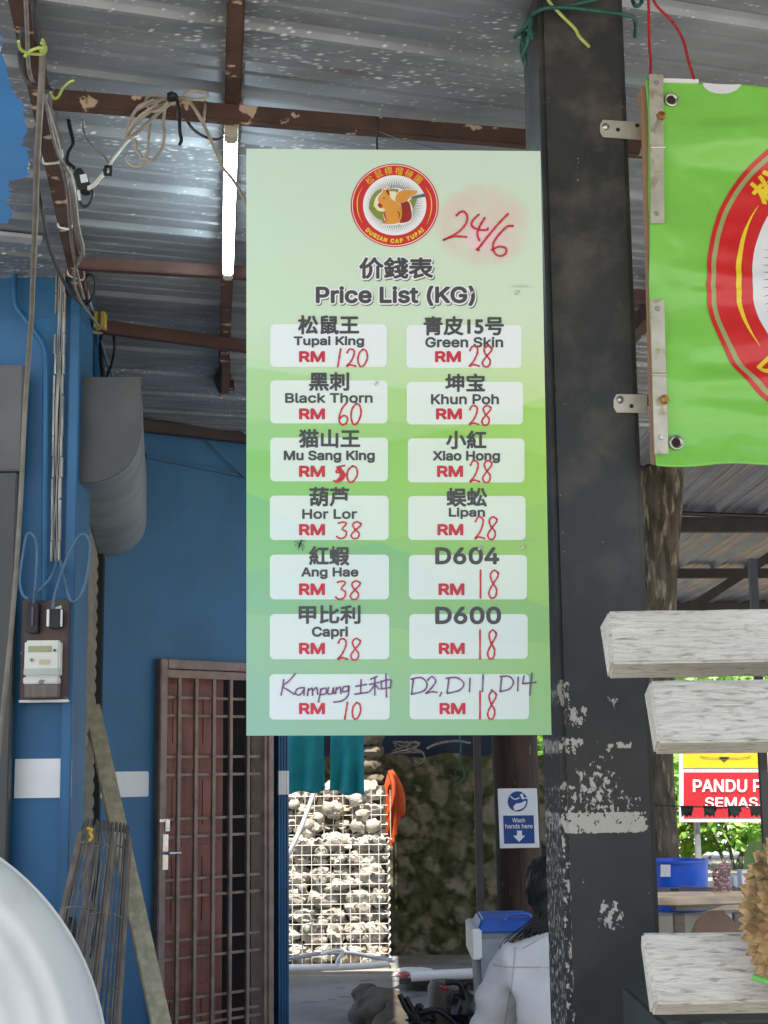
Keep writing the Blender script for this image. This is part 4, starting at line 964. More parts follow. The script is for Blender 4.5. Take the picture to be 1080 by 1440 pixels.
obj('red_ring', subdiv_disc(GW, ecx, ecy, eR * .972, eR, .002, 2), V_RED, em2, smooth=80, recalc=False)
obj('red_ring', subdiv_disc(GW, ecx, ecy, eR * .70, eR * .942, .002, 12), V_RED, em2, smooth=80, recalc=False)
obj('white_disc', subdiv_disc(GW, ecx, ecy, 1, eR * .715, .0024, 20), V_WHT, em2, smooth=80, recalc=False)
m = MB()
for i in range(84):
    an = 2 * math.pi * (i + .3) / 84; c_, s_ = math.cos(an), math.sin(an); pts = []
    for k in range(6):
        f = (.66 - .26 * k / 5) * eR; w_ = .016 * eR * k / 5
        pts.append((ecx + f * c_ - w_ * s_, ecy + f * s_ + w_ * c_)); pts.append((ecx + f * c_ + w_ * s_, ecy + f * s_ - w_ * c_))
    m.add([GW.pt(*p, .0029) for p in pts], [(2 * k, 2 * k + 1, 2 * k + 3, 2 * k + 2) for k in range(5)])
obj('sunburst', m, V_GRY, em2, recalc=False)
m = MB()
for ch, an in zip('松鼠標榴槤園', (-47, -28, -9, 9, 28, 47)):
    vs, fs = text_geo(ch, .035); h = 46; t_ = rad(an); ca, sa = math.cos(t_), math.sin(t_); x, y = ecx + .82 * eR * math.sin(t_), ecy - .82 * eR * math.cos(t_)
    for k_, (ox, oy) in enumerate(((-1.6, 0), (1.6, 0), (0, -1.6), (0, 1.6), (-1.1, 1.1), (1.1, 1.1))): m.add([GW.pt(x + ox + ((v[0] - .5) * ca + (v[1] - .38) * sa) * h, y + oy + ((v[0] - .5) * sa - (v[1] - .38) * ca) * h, .003 + v[2] + k_ * 2.5e-5) for v in vs], fs)
obj('ring_lettering', m, V_YEL, em2, recalc=False); m = MB()
s = 'DURIAN CAP TUPAI'; adv = {' ': .45, 'I': .42}; tot = sum(adv.get(c_, .82) for c_ in s); pos = 0
for ch in s:
    a_ = adv.get(ch, .82); tt = -51 + 102 * (pos + a_ / 2) / tot; pos += a_
    if ch == ' ': continue
    vs, fs = text_geo(ch, .05); ax = (min(v[0] for v in vs) + max(v[0] for v in vs)) / 2; h = 40; t_ = rad(tt); x, y = ecx + .82 * eR * math.sin(t_), ecy + .82 * eR * math.cos(t_); ca, sa = math.cos(-t_), math.sin(-t_)
    for k_, (ox, oy) in enumerate(((-2, 0), (2, 0), (0, -2), (0, 2), (-1.4, 1.4), (1.4, 1.4))): m.add([GW.pt(x + ox + ((v[0] - ax) * ca + (v[1] - .36) * sa) * h, y + oy + ((v[0] - ax) * sa - (v[1] - .36) * ca) * h, .003 + v[2] + k_ * 2.5e-5) for v in vs], fs)
obj('ring_lettering', m, V_YEL, em2, recalc=False)
for sg in (-1, 1): m = MB(); ribbon(m, GW, [(ecx + sg * .80 * eR * math.cos(t_), ecy + .80 * eR * math.sin(t_)) for t_ in [rad(-34 + 6.8 * k) for k in range(11)]], 7.5, .003, 4, True); obj('yellow_arc', m, V_YEL, em2, recalc=False)
m = MB()
for (x, y) in bpy and [(1015, 118)]:
    ring_ = [(x + 27 * math.cos(t_), y - 2 + 17 * math.sin(t_)) for t_ in [math.pi * k / 20 for k in range(21)]]
    ring_ = [(a_, max(b_q, 110 + .072 * (a_ - 907) + .5)) for a_, b_q in ring_]
    m.add([GW.pt(*p, .002) for p in ring_] + [GW.pt(x, 119, .002)], [(k, k + 1, 21) for k in range(20)])
obj('white_spot', m, V_WHT, ba, recalc=False)
# timber batten behind the left edge
m = MB(); m.prism([GP.pt(906.5, 114, -.018), GP.pt(934, 116, -.018), GP.pt(942, 648, -.018), GP.pt(921.5, 650, -.018)], -gn * .012); obj('timber_batten', m, mat('pale pink timber', S(188, 150, 124), S(168, 132, 108), 8, .7, stretch=(4, 4, .4)), ba, bevel=.002)
m = MB(); m.prism([GP.pt(908, 116, -.034), GP.pt(1425, 154, -.034), GP.pt(1425, 174, -.034), GP.pt(909, 136, -.034)], -gn * .02); obj('timber_batten', m, MATS['pale pink timber'], ba)
m = MB(); m.prism([GP.pt(930, 110.5, -.002), GP.pt(982, 112, -.002), GP.pt(982, 117, -.002), GP.pt(930, 116, -.002)], gn * .004); obj('white_clip', m, M_PW, ba)
# aluminium strips with screws, eyelets, bolts and strap brackets
def strip(x0, y0, x1, y1, x2, y2, x3, y3, name, lift=.006):
    m_ = MB().prism([GP.pt(x0, y0, lift), GP.pt(x1, y1, lift), GP.pt(x2, y2, lift), GP.pt(x3, y3, lift)], gn * .003); return obj(name, m_, M_STEEL, ba, bevel=.0008)
s1 = strip(910, 108, 930, 109, 931.5, 317, 912, 317, 'metal_strip', .010)
s2 = strip(911, 424, 931, 424, 937, 640, 917, 640, 'metal_strip', .010)
def disc(px, py, r, h, lift, mt, name, par, n=14, hole=False):
    c_ = GP.pt(px, py, lift)
    pr = [(0, 0), (r, 0), (r * .8, h), (0, h)] if not hole else [(r * .58, 0), (r, 0), (r * .95, h), (r * .8, h * 1.2), (r * .58, h * .5)]
    return obj(name, MB().lathe(pr, c_, gn, n, cap=not hole), mt, par, smooth=50)
for (x, y, sp_) in ((920, 121, s1), (919.5, 304, s1), (921.5, 437, s2), (926.5, 617, s2)): disc(x, y, .0055, .003, .013, M_CHROME, 'screw', sp_)
for (x, y, sp_) in ((920.5, 246, s1), (922.5, 496, s2)): disc(x, y, .0045, .0006, .0131, V_OL, 'screw_hole', sp_)
for (x0, y0, x1, y1, sp_) in ((911, 209, 931.5, 213, s1), (913, 526, 934, 532, s2)):
    m = MB(); a_, b_q = GP.pt(x0, (y0 + y1) / 2, .013), GP.pt(x1, (y0 + y1) / 2, .013); m.tube([a_, b_q], .0035, 8); obj('crimp', m, M_STEEL, sp_)
for (x, y) in ((942, 142.5), (951, 622)):
    e_ = disc(x, y, .0145, .0035, .004 + wr(x, y), M_CHROME, 'eyelet', ba, 20, True)
    c_ = GP.pt(x, y, .0022 + wr(x, y)); obj('eyelet_hole', MB().lathe([(0, 0), (.0088, 0), (.0088, .0004), (0, .0004)], c_, gn, 18), mat('dark hole', S(70, 50, 42), S(40, 30, 26), 30, .8), e_)
def strap(pts, y0, y1, hole_px, screw_px, bolt_px, bolt_len):
    # plate from the post front round to the banner
    pA = Vector((math.sin(rad(5)), -math.cos(rad(5)), 0)); PO = Vector((PX, PY, 0)); PPl = Plane(PO, pA)
    q = [PPl.pt(pts[0], y0, .002), PPl.pt(pts[0] + 4, y0 - 2 if False else y0, .002)]
    a0, a1 = pts
    poly = [(a0 + 4, y0), (a1, y0 + .5), (a1, y1 + .5), (a0 + 4, y1), (a0, (y1 + y0) / 2 + 5), (a0, (y1 + y0) / 2 - 5)]
    m_ = MB().prism([PPl.pt(x, y + (x - a0) * (bolt_px[1] - (y0 + y1) / 2 > 0) * .06, .003) for x, y in poly], pA * .0025)
    t_ = thing('strap_bracket', strap.lab, 'bracket', PPl.pt((a0 + a1) / 2, y1, .004), 'strap brackets fixing the banner to the post')
    obj('strap_plate', m_, M_STEEL, t_, bevel=.0008)
    obj('screw', MB().lathe([(0, 0), (.008, 0), (.0055, .004), (0, .005)], PPl.pt(*screw_px, .0055), pA, 14), M_CHROME, t_, smooth=50)
    m_ = MB()
    for h_ in hole_px: m_.lathe([(0, 0), (.0042, 0), (.0042, .0005), (0, .0005)], PPl.pt(*h_, .0056), pA, 12)
    obj('hole', m_, M_BLACK, t_)
    m_ = MB(); b0, b1 = GP.pt(bolt_px[0], bolt_px[1], .012), GP.pt(bolt_px[0], bolt_px[1], .012) + Vector((.004, -bolt_len, .012 if bolt_len > .02 else 0))
    ax_ = (b1 - b0).normalized(); m_.tube([b0, b1], .0055, 10); obj('bolt', m_, M_STEEL, t_)
    m_ = MB().lathe([(0, 0), (.0095, 0), (.0095, .006), (.007, .009), (0, .009)], b1, ax_, 6); obj('bolt_head', m_, M_BRASS, t_, bevel=.0008)
strap.lab = 'upper strap bracket with a long protruding bolt, on the black post beside the banner'
strap((843, 907), 169.5, 194, [(868, 184), (895, 178)], (851, 180), (918, 190), .045)
strap.lab = 'lower strap bracket with a short bolt, low on the banner edge by the black post'
strap((862, 909), 555, 581, [(887, 572)], (871, 563), (926, 566), .008)
# cords
cable('red_string', 'loop of thin red string holding up the green banner corner', [W(910, -20, 2.86), W(912, 0, 2.86), W(913, 60, 2.85), W(915, 85, 2.83), GP.pt(913.5, 108, .004)], .0028, M_RED, 'string', n=6)
cable('red_string', 'curved red string running from the roof to the top edge of the green banner', [W(914, -20, 2.86), W(922, 6, 2.86), W(945, 30, 2.86), W(960, 55, 2.85), W(968, 85, 2.83), GP.pt(975, 112, .004)], .0028, M_RED, 'string', n=6)
# green wire wound round the post head
t = thing('green_binding_wire', 'dark green wire wound and knotted around the top of the black post', 'wire', W(740, 60, 2.9))
fP = 2.845
for pts in ([W(738, 50, 2.970), W(744, 30, 2.890), W(760, 14, fP), W(810, 6, fP), W(880, -12, fP)], [W(742, 30, 2.910), W(762, 13, fP - .005), W(800, 11, fP - .005), W(850, 17, fP - .005), W(880, 21, fP - .005), W(893, 28, fP + .02), W(893, 52, 2.910)], [W(724, 52, 2.950), W(732, 44, 2.910), W(744, 42, 2.870), W(750, 55, 2.850), W(742, 28, 2.870)], [W(736, 46, 2.910), W(733, 70, 2.910), W(739, 92, 2.910), W(736, 60, 2.900)], [W(726, 50, 2.910), W(740, 36, 2.870), W(746, 28, 2.860), W(742, 60, 2.870), W(734, 80, 2.890)], [W(888, -5, 2.910), W(893, 8, 2.870), W(902, 4, 2.870), W(900, -10, 2.910)]):
    obj('strand', MB().tube(pts, .0042, 7, 6), M_GREENR, t, smooth=70)
cable('twine_tail', 'pale yellow green twine end hanging over the black post front', [W(765, -15, fP), W(772, 2, fP - .004), W(790, 22, fP - .004), W(808, 40, fP - .004), W(815, 52, fP - .004), W(829, 66, fP - .006)], .0032, M_TWINE, 'twine')
# ================================================================ fluorescent lamp
hz = 2.99
a_, b_ = WZ(325, 186, hz), WZ(320.5, 384, hz); dl = (b_ - a_).normalized()
t = thing('fluorescent_lamp', 'lit white fluorescent tube on a slim batten under the zinc roof', 'lamp', a_)
sd_ = dl.cross(Vector((0, 0, 1))).normalized()
m = MB().obox(a_ - sd_ * .016 + Vector((0, 0, .016)), sd_ * .032, b_ - a_, (0, 0, .04)); obj('batten', m, M_PLASW, t, bevel=.003)
obj('tube', MB().tube([a_ + dl * .02, b_ - dl * .02], .0155, 14), emis('lit tube', (.74, .92, 1.0), 13.0), t, smooth=60)
for p, q in ((a_ - dl * .02, a_ + dl * .03), (b_ - dl * .03, b_ + dl * .02)):
    o_ = p - sd_ * .015 - Vector((0, 0, .017)); obj('end_cap', MB().obox(o_, sd_ * .03, q - p, (0, 0, .036)), mat('cream lamp holder', S(206, 196, 176), S(186, 176, 156), 20, .5), t, bevel=.004)
m = MB().tube([a_ + Vector((0, .1, .05)), a_ + Vector((0, .12, .2))], .006, 6); obj('hanger', m, M_CABLED, t)

# ================================================================ cables and ties under the roof
zc = HR - .085
def zpts(l, z=zc): return [WZ(x, y, z if len_ is None else len_) for x, y, len_ in [(q + (None,))[:3] for q in l]]
cg = 'cables tied along the peeling rafter'
cable('power_cable', 'thick taupe cable hanging free from the yellow twine past the grey cabinet', [W(57, 64, 2.99), W(60, 76, 2.98), W(57, 140, 3.04), W(52, 230, 3.3), W(50, 300, 3.55), W(46, 400, 3.95), W(44, 450, 4.1), W(36, 560, 4.3), W(28, 720, 4.32), W(18, 860, 4.32), W(5, 990, 4.3), W(-16, 1180, 4.3)], .0072, mat('taupe cable', S(132, 124, 112), S(112, 105, 95), 20, .6), 'cable', n=9)
cable('power_cable', 'dark cable down the outer side of the rafter, wrapping round it at the purlin', zpts([(50, -10), (48, 20), (52, 50), (57, 62), (60, 90), (66, 122), (72, 128, zc - .03), (60, 126, zc - .04), (44, 118, zc - .04), (33, 105, zc - .02), (29, 85), (28, 68), (33, 40)]), .006, M_CABLED, 'cable', cg)
cable('power_cable', 'pair of slim grey cables down the middle of the rafter under the yellow twine', zpts([(36, -10), (38, 40), (40, 90), (46, 115), (62, 138), (74, 175), (82, 205), (88, 235), (95, 270), (98, 310), (102, 350), (110, 390), (118, 420)], zc - .035), .0045, M_CABLE, 'cable', cg)
cable('power_cable', 'grey cable along the inner edge of the rafter, bowing out under the third tie', zpts([(58, 120), (66, 150), (74, 190), (84, 222), (95, 238), (104, 262), (107, 300), (112, 335), (117, 350), (114, 362), (104, 390), (112, 420), (125, 440), (142, 462)], zc - .04), .004, M_CABLE, 'cable', cg)
cable('power_cable', 'dark slack cable swinging from the rafter left edge down to the lower tie', [WZ(50, 180, zc - .03), W(53, 260, 3.8), W(60, 300, 3.95), W(70, 350, 4.15), W(84, 384, 4.35), W(98, 410, 4.5), W(112, 426, 4.6), W(122, 432, 4.65)], .005, M_CABLED, 'cable', cg)
cable('power_cable', 'grey cable sagging in a U from the rafter end to the yellow taped purlin', [W(103, 430, 4.8), W(110, 445, 4.85), W(124, 462, 4.9), W(138, 468, 4.95), W(150, 464, 5.0), W(160, 452, 5.05)], .006, M_CABLE, 'cable', cg)
cable('power_cable', 'thin cable loop on the right side of the rafter end', [W(117, 398, 4.7), W(124, 386, 4.65), W(133, 392, 4.65), W(132, 412, 4.7), W(122, 428, 4.75), W(108, 432, 4.75), W(98, 416, 4.7), W(101, 398, 4.68)], .004, M_CABLED, 'cable', cg)
cable('power_cable', 'pale cable hanging straight from the rafter end to the yellow tape', [W(119, 388, 4.7), W(124, 415, 4.8), W(132, 440, 4.9), W(142, 455, 5.0), W(147, 458, 5.0)], .004, M_CABLEW, 'cable', cg)
# yellow tape on the second-last purlin and drops behind it
m = MB()
for px in (136, 146): c_ = WZ(px, 462, HR - .112); m.box((c_.x - .006, c_.y - .022, c_.z - .0), (c_.x + .006, c_.y + .022, c_.z + .052))
obj('yellow_tape', m, mat('yellow tape', S(206, 178, 70), S(186, 160, 60), 20, .6), None, 'yellow tape rings binding cables to the purlin end near the blue wall', 'tape')
for lab, pts, r, mt in (('pair of black cables dropping from the yellow tape behind the shutter cover', [W(143, 470, 5.1), W(142, 500, 5.15), W(145, 532, 5.2), W(144, 560, 5.25)], .008, M_BLACK), ('thin black cable curling down behind the shutter cover', [W(160, 470, 5.1), W(161, 490, 5.1), W(157, 512, 5.15), W(150, 532, 5.2), W(148, 560, 5.25)], .005, M_BLACK), ('pale cable slanting down to the top of the shutter cover', [W(142, 478, 5.1), W(148, 502, 5.15), W(158, 528, 5.2), W(166, 552, 5.2)], .005, M_CABLEB)):
    cable('drop_cable', lab, pts, r, mt, 'cable')
m = MB().prism([W(113, 430, 5.0), W(130, 430, 5.0), W(147, 538, 5.3), W(134, 545, 5.3)], (0, .05, 0)); obj('steel_brace', m, M_BLUE2, None, 'dark blue flat brace slanting above the shutter cover', 'brace')
# ties round the rafter
tg = 'cable ties round the peeling rafter'
for lab, (x0, y0), (x1, y1) in (('pale wire tie round the rafter beside the black plug box', (61, 229), (86, 226)), ('pale wire tie round the rafter halfway between plug box and blue wall', (82, 318), (100, 321)), ('pale wire tie round the rafter just above the trunking', (96, 386), (117, 393)), ('pale wire tie round the rafter end below the cable loop', (104, 430), (122, 436))):
    p, q = WZ(x0, y0, zr - .036), WZ(x1, y1, zr - .036); mid = (p + q) / 2 + Vector((0, 0, -.004))
    cable('cable_tie', lab, [p + Vector((0, .01, .03)), p, mid, q, q + Vector((0, .004, .03))], .0032, M_CABLEW, 'cable tie', tg, 6, 4)
t = thing('twine_knot', 'bright yellow green twine knotted round the rafter and taupe cable', 'twine', WZ(52, 78, zc - .05))
for pts in ([(26, 58), (29, 69), (38, 74), (50, 76), (62, 75), (64, 66), (58, 60)], [(35, 79), (44, 71), (56, 67), (66, 68)], [(60, 56), (63, 66), (61, 75), (57, 70), (64, 72)]):
    obj('strand', MB().tube([WZ(x, y, zc - .05) for x, y in pts], .0034, 6, 5), M_TWINE, t, smooth=70)
cable('twine_tail', 'yellow green twine tail sticking up where the purlin meets the rafter', zpts([(71, 130), (76, 138), (82, 136), (88, 125), (97, 116), (104, 113)], HR - .14), .003, M_TWINE, 'twine', n=6)
# coil of grey wire hung on the purlin
t = thing('wire_coil', 'coil of taupe wire gathered by black tape on the front of the purlin', 'wire coil', WZ(240, 136, HR - .12))
dc = 3.16
M_COIL = mat('taupe wire', S(172, 162, 146), S(150, 140, 124), 30, .6)
for pts in ([(238, 139), (222, 134), (208, 136), (206, 146), (214, 156), (226, 154), (236, 144)], [(240, 140), (214, 142), (197, 148), (193, 154), (205, 148), (226, 142)], [(238, 142), (210, 158), (190, 176), (179, 192), (182, 172), (194, 152), (216, 140)], [(236, 144), (214, 166), (196, 184), (180, 194), (178, 188), (196, 164), (222, 146)], [(240, 145), (224, 158), (206, 176), (190, 190)], [(232, 146), (230, 170), (231, 192), (226, 212), (214, 226), (204, 222)], [(212, 170), (209, 195), (206, 222), (196, 234), (184, 232), (178, 224), (180, 218)], [(190, 196), (192, 210), (200, 222)], [(244, 138), (258, 138), (274, 140), (289, 138), (290, 130), (270, 128), (258, 134)]):
    obj('wire', MB().tube([W(x, y, dc + (.05 if y > 165 else 0) - .004 * i) for i, (x, y) in enumerate(pts)], .0036, 6, 6), M_COIL, t, smooth=70)
obj('tape', MB().blob(W(242, 136, dc - .03), (.013, .012, .011), 3, .4, 2), M_BLACK, t)
cable('tape_tail', 'narrow black tape tail hanging below the wire coil', [W(249, 140, dc - .03), W(252, 160, dc - .03), W(253, 185, dc - .03), W(255, 197, dc - .03), W(252, 204, dc - .03)], .004, M_BLACK, 'tape')
cable('lamp_lead', 'taupe lead from the wire coil across the purlin to the lamp tube', [W(262, 138, dc), W(272, 150, dc - .01), W(284, 170, dc), W(296, 195, 3.25), W(308, 222, 3.3), W(314, 236, 3.3), W(330, 256, 3.2), W(346, 285, 3.1)], .004, M_COIL, 'wire')
cable('lamp_lead', 'thin grey lead looping from the purlin to the cap of the lamp tube', [W(261, 166, 3.3), W(272, 182, 3.3), W(290, 193, 3.32), W(306, 196, 3.34), W(316, 190, 3.36), W(315, 182, 3.4)], .0035, M_CABLED, 'wire')
cable('tie_wire', 'single pale wire wound round the purlin left of its cream paint patches', [W(120, 127, 3.25), W(121, 142, 3.2), W(125, 158, 3.24)], .0035, M_COIL, 'wire')
cable('tie_wire', 'single pale wire wound round the purlin right of the wire coil', [W(289, 143, 3.28), W(288, 156, 3.24), W(286, 171, 3.28)], .0035, M_COIL, 'wire')
cable('thin_wire', 'thin grey wire drooping from the purlin to the small black clip', [W(120, 158, 3.5), W(117, 180, 3.5), W(128, 204, 3.48), W(145, 218, 3.46), W(152, 228, 3.45)], .0028, M_CABLE, 'wire')
cable('spliced_wire', 'black taped wire dropping from the purlin to the plug box', [W(96, 154, 3.5), W(97, 172, 3.5), W(100, 186, 3.5), W(103, 202, 3.5), W(96, 216, 3.49), W(95, 228, 3.48), W(104, 236, 3.46)], .005, M_BLACK, 'wire')
cable('down_cable', 'grey cable dropping from the rafter behind the plug box', [W(84, 222, 3.6), W(96, 232, 3.55), W(100, 250, 3.55), W(105, 280, 3.6), W(110, 320, 3.75), W(116, 345, 3.9), W(117, 360, 4.0)], .005, M_CABLE, 'cable')
t = thing('plug_box', 'black plug box with a white label hanging among wires beside the rafter', 'plug box', W(116, 270, 3.45))
obj('box', MB().prism([W(102, 240, 3.46), W(112, 233, 3.46), W(125, 252, 3.46), (W(127, 266, 3.46)), W(114, 270, 3.46), W(108, 262, 3.46)], (0, .035, 0)), M_BLACK, t, bevel=.004)
obj('label', MB().prism([W(112, 246, 3.455), W(121, 244, 3.455), W(124, 255, 3.455), W(114, 257, 3.455)], (0, .003, 0)), M_PAPERW, t)
obj('tail_wire', MB().tube([W(112, 268, 3.46), W(111, 280, 3.46), W(117, 290, 3.46), W(126, 286, 3.46), (W(131, 272, 3.46)), W(128, 266, 3.46)], .0035, 6, 5), M_BLACK, t)
obj('tail_wire', MB().tube([W(110, 268, 3.45), W(112, 282, 3.45)], .004, 6), M_CABLEW, t)
t = thing('white_flex', 'short white flex looping from the plug box through a black clip to the wire coil', 'flex', W(150, 250, 3.44))
for k in (0, 3): obj('flex', MB().tube([W(124, 266 - k, 3.45), W(132, 262 - k, 3.44), W(142, 250 - k, 3.44), W(152, 240 - k, 3.44), W(158, 226, 3.43), W(170, 210, 3.43), W(182, 196, 3.42)], .0036, 6, 6), M_CABLEW, t, smooth=70)
obj('clip', MB().tube([W(147, 240, 3.43), W(149, 234, 3.43), W(156, 234, 3.43), W(156, 246, 3.43), W(148, 245, 3.43), W(147, 238, 3.43)], .005, 6), M_BLACK, t)

# ================================================================ white painted display rack
dr_ = thing('display_rack', 'rack of rough white painted timber planks stepping down beside the black post', 'display rack', (1.1, 2.3, .02))
def plank(pts, ds, dx, dy, lab):
    c4 = [W(x, y, d) for (x, y), d in zip(pts, ds)]      # front top, front bottom, back bottom, back top
    ex = Vector((dx, dy, .004)); m_ = MB(); n_ = 44
    for i in range(n_ + 1):
        for p in c4:
            j_ = Vector((0, mnoise.noise(Vector((i * .31, p.z * 40, 1))), mnoise.noise(Vector((i * .31, p.z * 40, 7))))) * .0018
            m_.v.append(p + ex * (i / n_) + j_ + (Vector((random.uniform(-.003, .003), 0, 0)) if i == 0 else Vector()))
    for i in range(n_):
        for k in range(4): m_.f.append((i * 4 + k, i * 4 + (k + 1) % 4, (i + 1) * 4 + (k + 1) % 4, (i + 1) * 4 + k))
    m_.f.append((0, 1, 2, 3)); m_.f.append(tuple(n_ * 4 + k for k in range(4)))
    return obj('plank', m_, M_PLANK, dr_, label=lab, bevel=.0035)
plank([(853, 859), (862, 933), (853, 955), (845, 880)], (2.30, 2.26, 2.34, 2.38), 1.15, .01, 'top plank, its left end furthest out over the post')
plank([(916, 957), (927, 1044), (918, 1062), (903, 975)], (2.20, 2.15, 2.23, 2.28), 1.1, .01, 'middle plank with faint scored lines')
plank([(905, 1312), (922, 1412), (914, 1428), (899, 1327)], (2.06, 2.00, 2.07, 2.13), 1.1, .01, 'lowest plank, heavily worn to brown')
for x in (1.12, 1.42):
    m = MB().obox((x, 2.36, .02), (.06, 0, 0), (0, .06, 0), (0, .12, 1.85)); obj('upright', m, M_PLANK, dr_, bevel=.003)
# dark crate under the lowest plank
t = thing('plastic_crate', 'dark grey green plastic crate just below the lowest white plank', 'crate', (W(1020, 1436, 2.2).x, 2.25, .55))
p = W(935, 1432, 2.12); q = W(1120, 1432, 2.12)
obj('body', MB().box((p.x, 2.13, .82), (q.x + .3, 2.5, p.z - .006)), mat('dark grey green plastic', S(58, 66, 62), S(48, 55, 52), 8, .5), t, bevel=.006)
a_ = W(975, 1434, 2.1); b_ = W(1030, 1434, 2.1)
obj('handle', MB().tube([(a_.x, 2.12, a_.z - .05), (a_.x + .012, 2.10, a_.z - .012), (b_.x - .012, 2.10, a_.z - .012), (b_.x, 2.12, a_.z - .05)], .008, 8, 4), mat('grey green plastic', S(84, 94, 88), S(74, 84, 78), 8, .5), t, smooth=60)
m = MB()
for sx in (p.x + .02, q.x + .24):
    for sy in (2.15, 2.44): m.box((sx, sy, .02), (sx + .04, sy + .04, .83))
obj('stand_leg', m, M_DARKWOOD, t)

# durian: spiky husk
t = thing('durian', 'straw coloured spiky durian resting against the lowest white plank', 'durian', W(1140, 1400, 1.95))
dcx = W(1158, 1288, 1.95); R1, R2 = .097, .118
bm = bmesh.new(); bmesh.ops.create_icosphere(bm, subdivisions=4, radius=1.0)
dv = [v.co.copy() for v in bm.verts]; df = [tuple(x.index for x in f.verts) for f in bm.faces]; bm.free()
m = MB(); m.add([dcx + Vector((v.x * R1, v.y * R1, v.z * R2)) * .93 for v in dv], df)
for i in range(520):
    k = i + .5; ph = math.acos(1 - 2 * k / 520); th_ = math.pi * (1 + 5 ** .5) * k
    n_ = Vector((math.cos(th_) * math.sin(ph), math.sin(th_) * math.sin(ph), math.cos(ph)))
    n_ = (n_ + Vector((random.uniform(-.05, .05), random.uniform(-.05, .05), random.uniform(-.05, .05)))).normalized()
    c_ = dcx + Vector((n_.x * R1, n_.y * R1, n_.z * R2)) * .92; u_ = n_.orthogonal().normalized(); w_ = n_.cross(u_); b0 = random.uniform(.0095, .0125)
    tip = c_ + n_ * random.uniform(.010, .0165) + u_ * random.uniform(-.004, .004) + w_ * random.uniform(-.004, .004)
    rr = random.random() * 6
    ring_ = [c_ + (u_ * math.cos(rr + 1.257 * j) + w_ * math.sin(rr + 1.257 * j)) * b0 for j in range(5)]
    m.add(ring_ + [tip], [(j, (j + 1) % 5, 5) for j in range(5)])
obj('husk', m, mat('straw husk', S(200, 166, 114), S(146, 114, 72), 30, .75, c3=S(104, 84, 48), c3scale=26, c3lo=.54, c3hi=.68, bump=.4, bscale=160), t, recalc=False)
m = MB().tube([W(1060, 1374, 1.86), W(1072, 1378, 1.85), W(1095, 1386, 1.84), W(1130, 1398, 1.86)], .004, 7, 4); obj('green_stalk', m, mat('green stalk', S(120, 190, 90), S(100, 170, 76), 20, .5), t, smooth=60)

# ================================================================ white basin, wire cages, leaning timber
bc = W(-237, 1522, 2.75); bax = (CAM - bc + Vector((.25, 0, .45))).normalized()
sc_ = 2.75 / FPX
prof = [(0, .10)]
for r, h in ((.0, .1), (150, .1), (215, .098), (222, .106), (234, .106), (240, .096), (262, .092), (267, .099), (279, .098), (284, .088), (300, .083), (304, .09), (313, .088), (318, .078), (345, .06), (362, .035), (371, .012), (372, .004), (377, .002), (378, -.006), (374, -.012)): prof.append((r * sc_, (h - .0) * .75 if r > 330 else (.085 + (h - .085) * .42) * .75))
bo_ = MB().lathe(prof[1:], bc, bax, 96); obj('plastic_basin', bo_, mat('basin plastic', S(222, 224, 218), S(208, 211, 206), 3, .45, bump=.04, bscale=8, c3=S(190, 188, 178), c3scale=4, c3lo=.58, c3hi=.8), None, 'large round white plastic basin on its side with concentric ridges in its base', 'basin', smooth=50, at=bc - Vector((0, 0, .5)))
m = MB().box((-1.7, 2.8, .02), (-.35, 3.3, .78)); obj('work_table', m, M_DARKWOOD, None, 'dark wooden table end hidden behind the white basin', 'table', bevel=.01)
def cage(name, lab, top, bot, w0, w1, dep, nw, nh, d_side, r=.0028, rail=.012):
    t_ = thing(name, lab, 'wire cage', bot, 'wire cages leaning by the shutter')
    ax_ = bot - top; L_ = ax_.length; ax_.normalize(); side = Vector((1, .35, .0)); side = (side - ax_ * side.dot(ax_)).normalized(); out = ax_.cross(side).normalized()
    if out.y > 0: out = -out
    m_ = MB()
    def P(s, ph):
        w_ = (w0 + (w1 - w0) * s) / 2
        cap = 1.0 if s > .10 else math.sqrt(max(0, 1 - ((.10 - s) / .10) ** 2))
        return top + ax_ * (L_ * s) + side * (w_ * math.sin(ph)) + out * (dep * math.cos(ph) * (.25 + .75 * cap))
    for i in range(nw):
        ph = rad(-84 + 168 * i / (nw - 1)); pts = [P(.012 + .05 * (1 - math.cos(ph)) * 1.2 + k * .045 * (1 if k else 1), ph) for k in range(0, 21)]
        pts = [P(min(1, s_), ph) for s_ in [.03 * (1 - math.cos(ph)) + q_ for q_ in [0, .01, .03, .06, .1, .2, .35, .5, .65, .8, .95]]]
        # hook over the top
        pts = [pts[0] - out * dep * .9 * math.cos(ph) + ax_ * .01, pts[0] - out * dep * .5 * math.cos(ph) - ax_ * .012] + pts
        m_.tube(pts, r, 5, 3)
    obj('wires', m_, M_WIREG, t_, smooth=70)
    for j in range(nh):
        s_ = (.12, .42, .72, .95)[j]; obj('hoop', MB().tube([P(s_, rad(a_)) for a_ in range(-90, 91, 12)], r * 1.1, 5), M_WIREG, t_, smooth=70)
    m_ = MB()
    for a_ in (-92, 92): m_.tube([P(s_, rad(a_)) for s_ in (.06, .2, .5, .8, 1.0)], rail, 6)
    obj('side_rail', m_, mat('rusty flat rail', S(128, 114, 100), S(96, 84, 74), 12, .6, stretch=(2, 2, .6)), t_, smooth=50)
    return t_
cage('wire_cage', 'rusty grey wire cage with a yellow tag, leaning nearest the blue front wall', W(139, 1158, 4.45), W(86, 1480, 4.05), .085, .14, .03, 10, 4, 0)
cage('wire_cage', 'rusty grey wire cage leaning against the slanting timber', W(158, 1160, 4.62), W(128, 1500, 4.2), .10, .12, .035, 13, 4, 0)
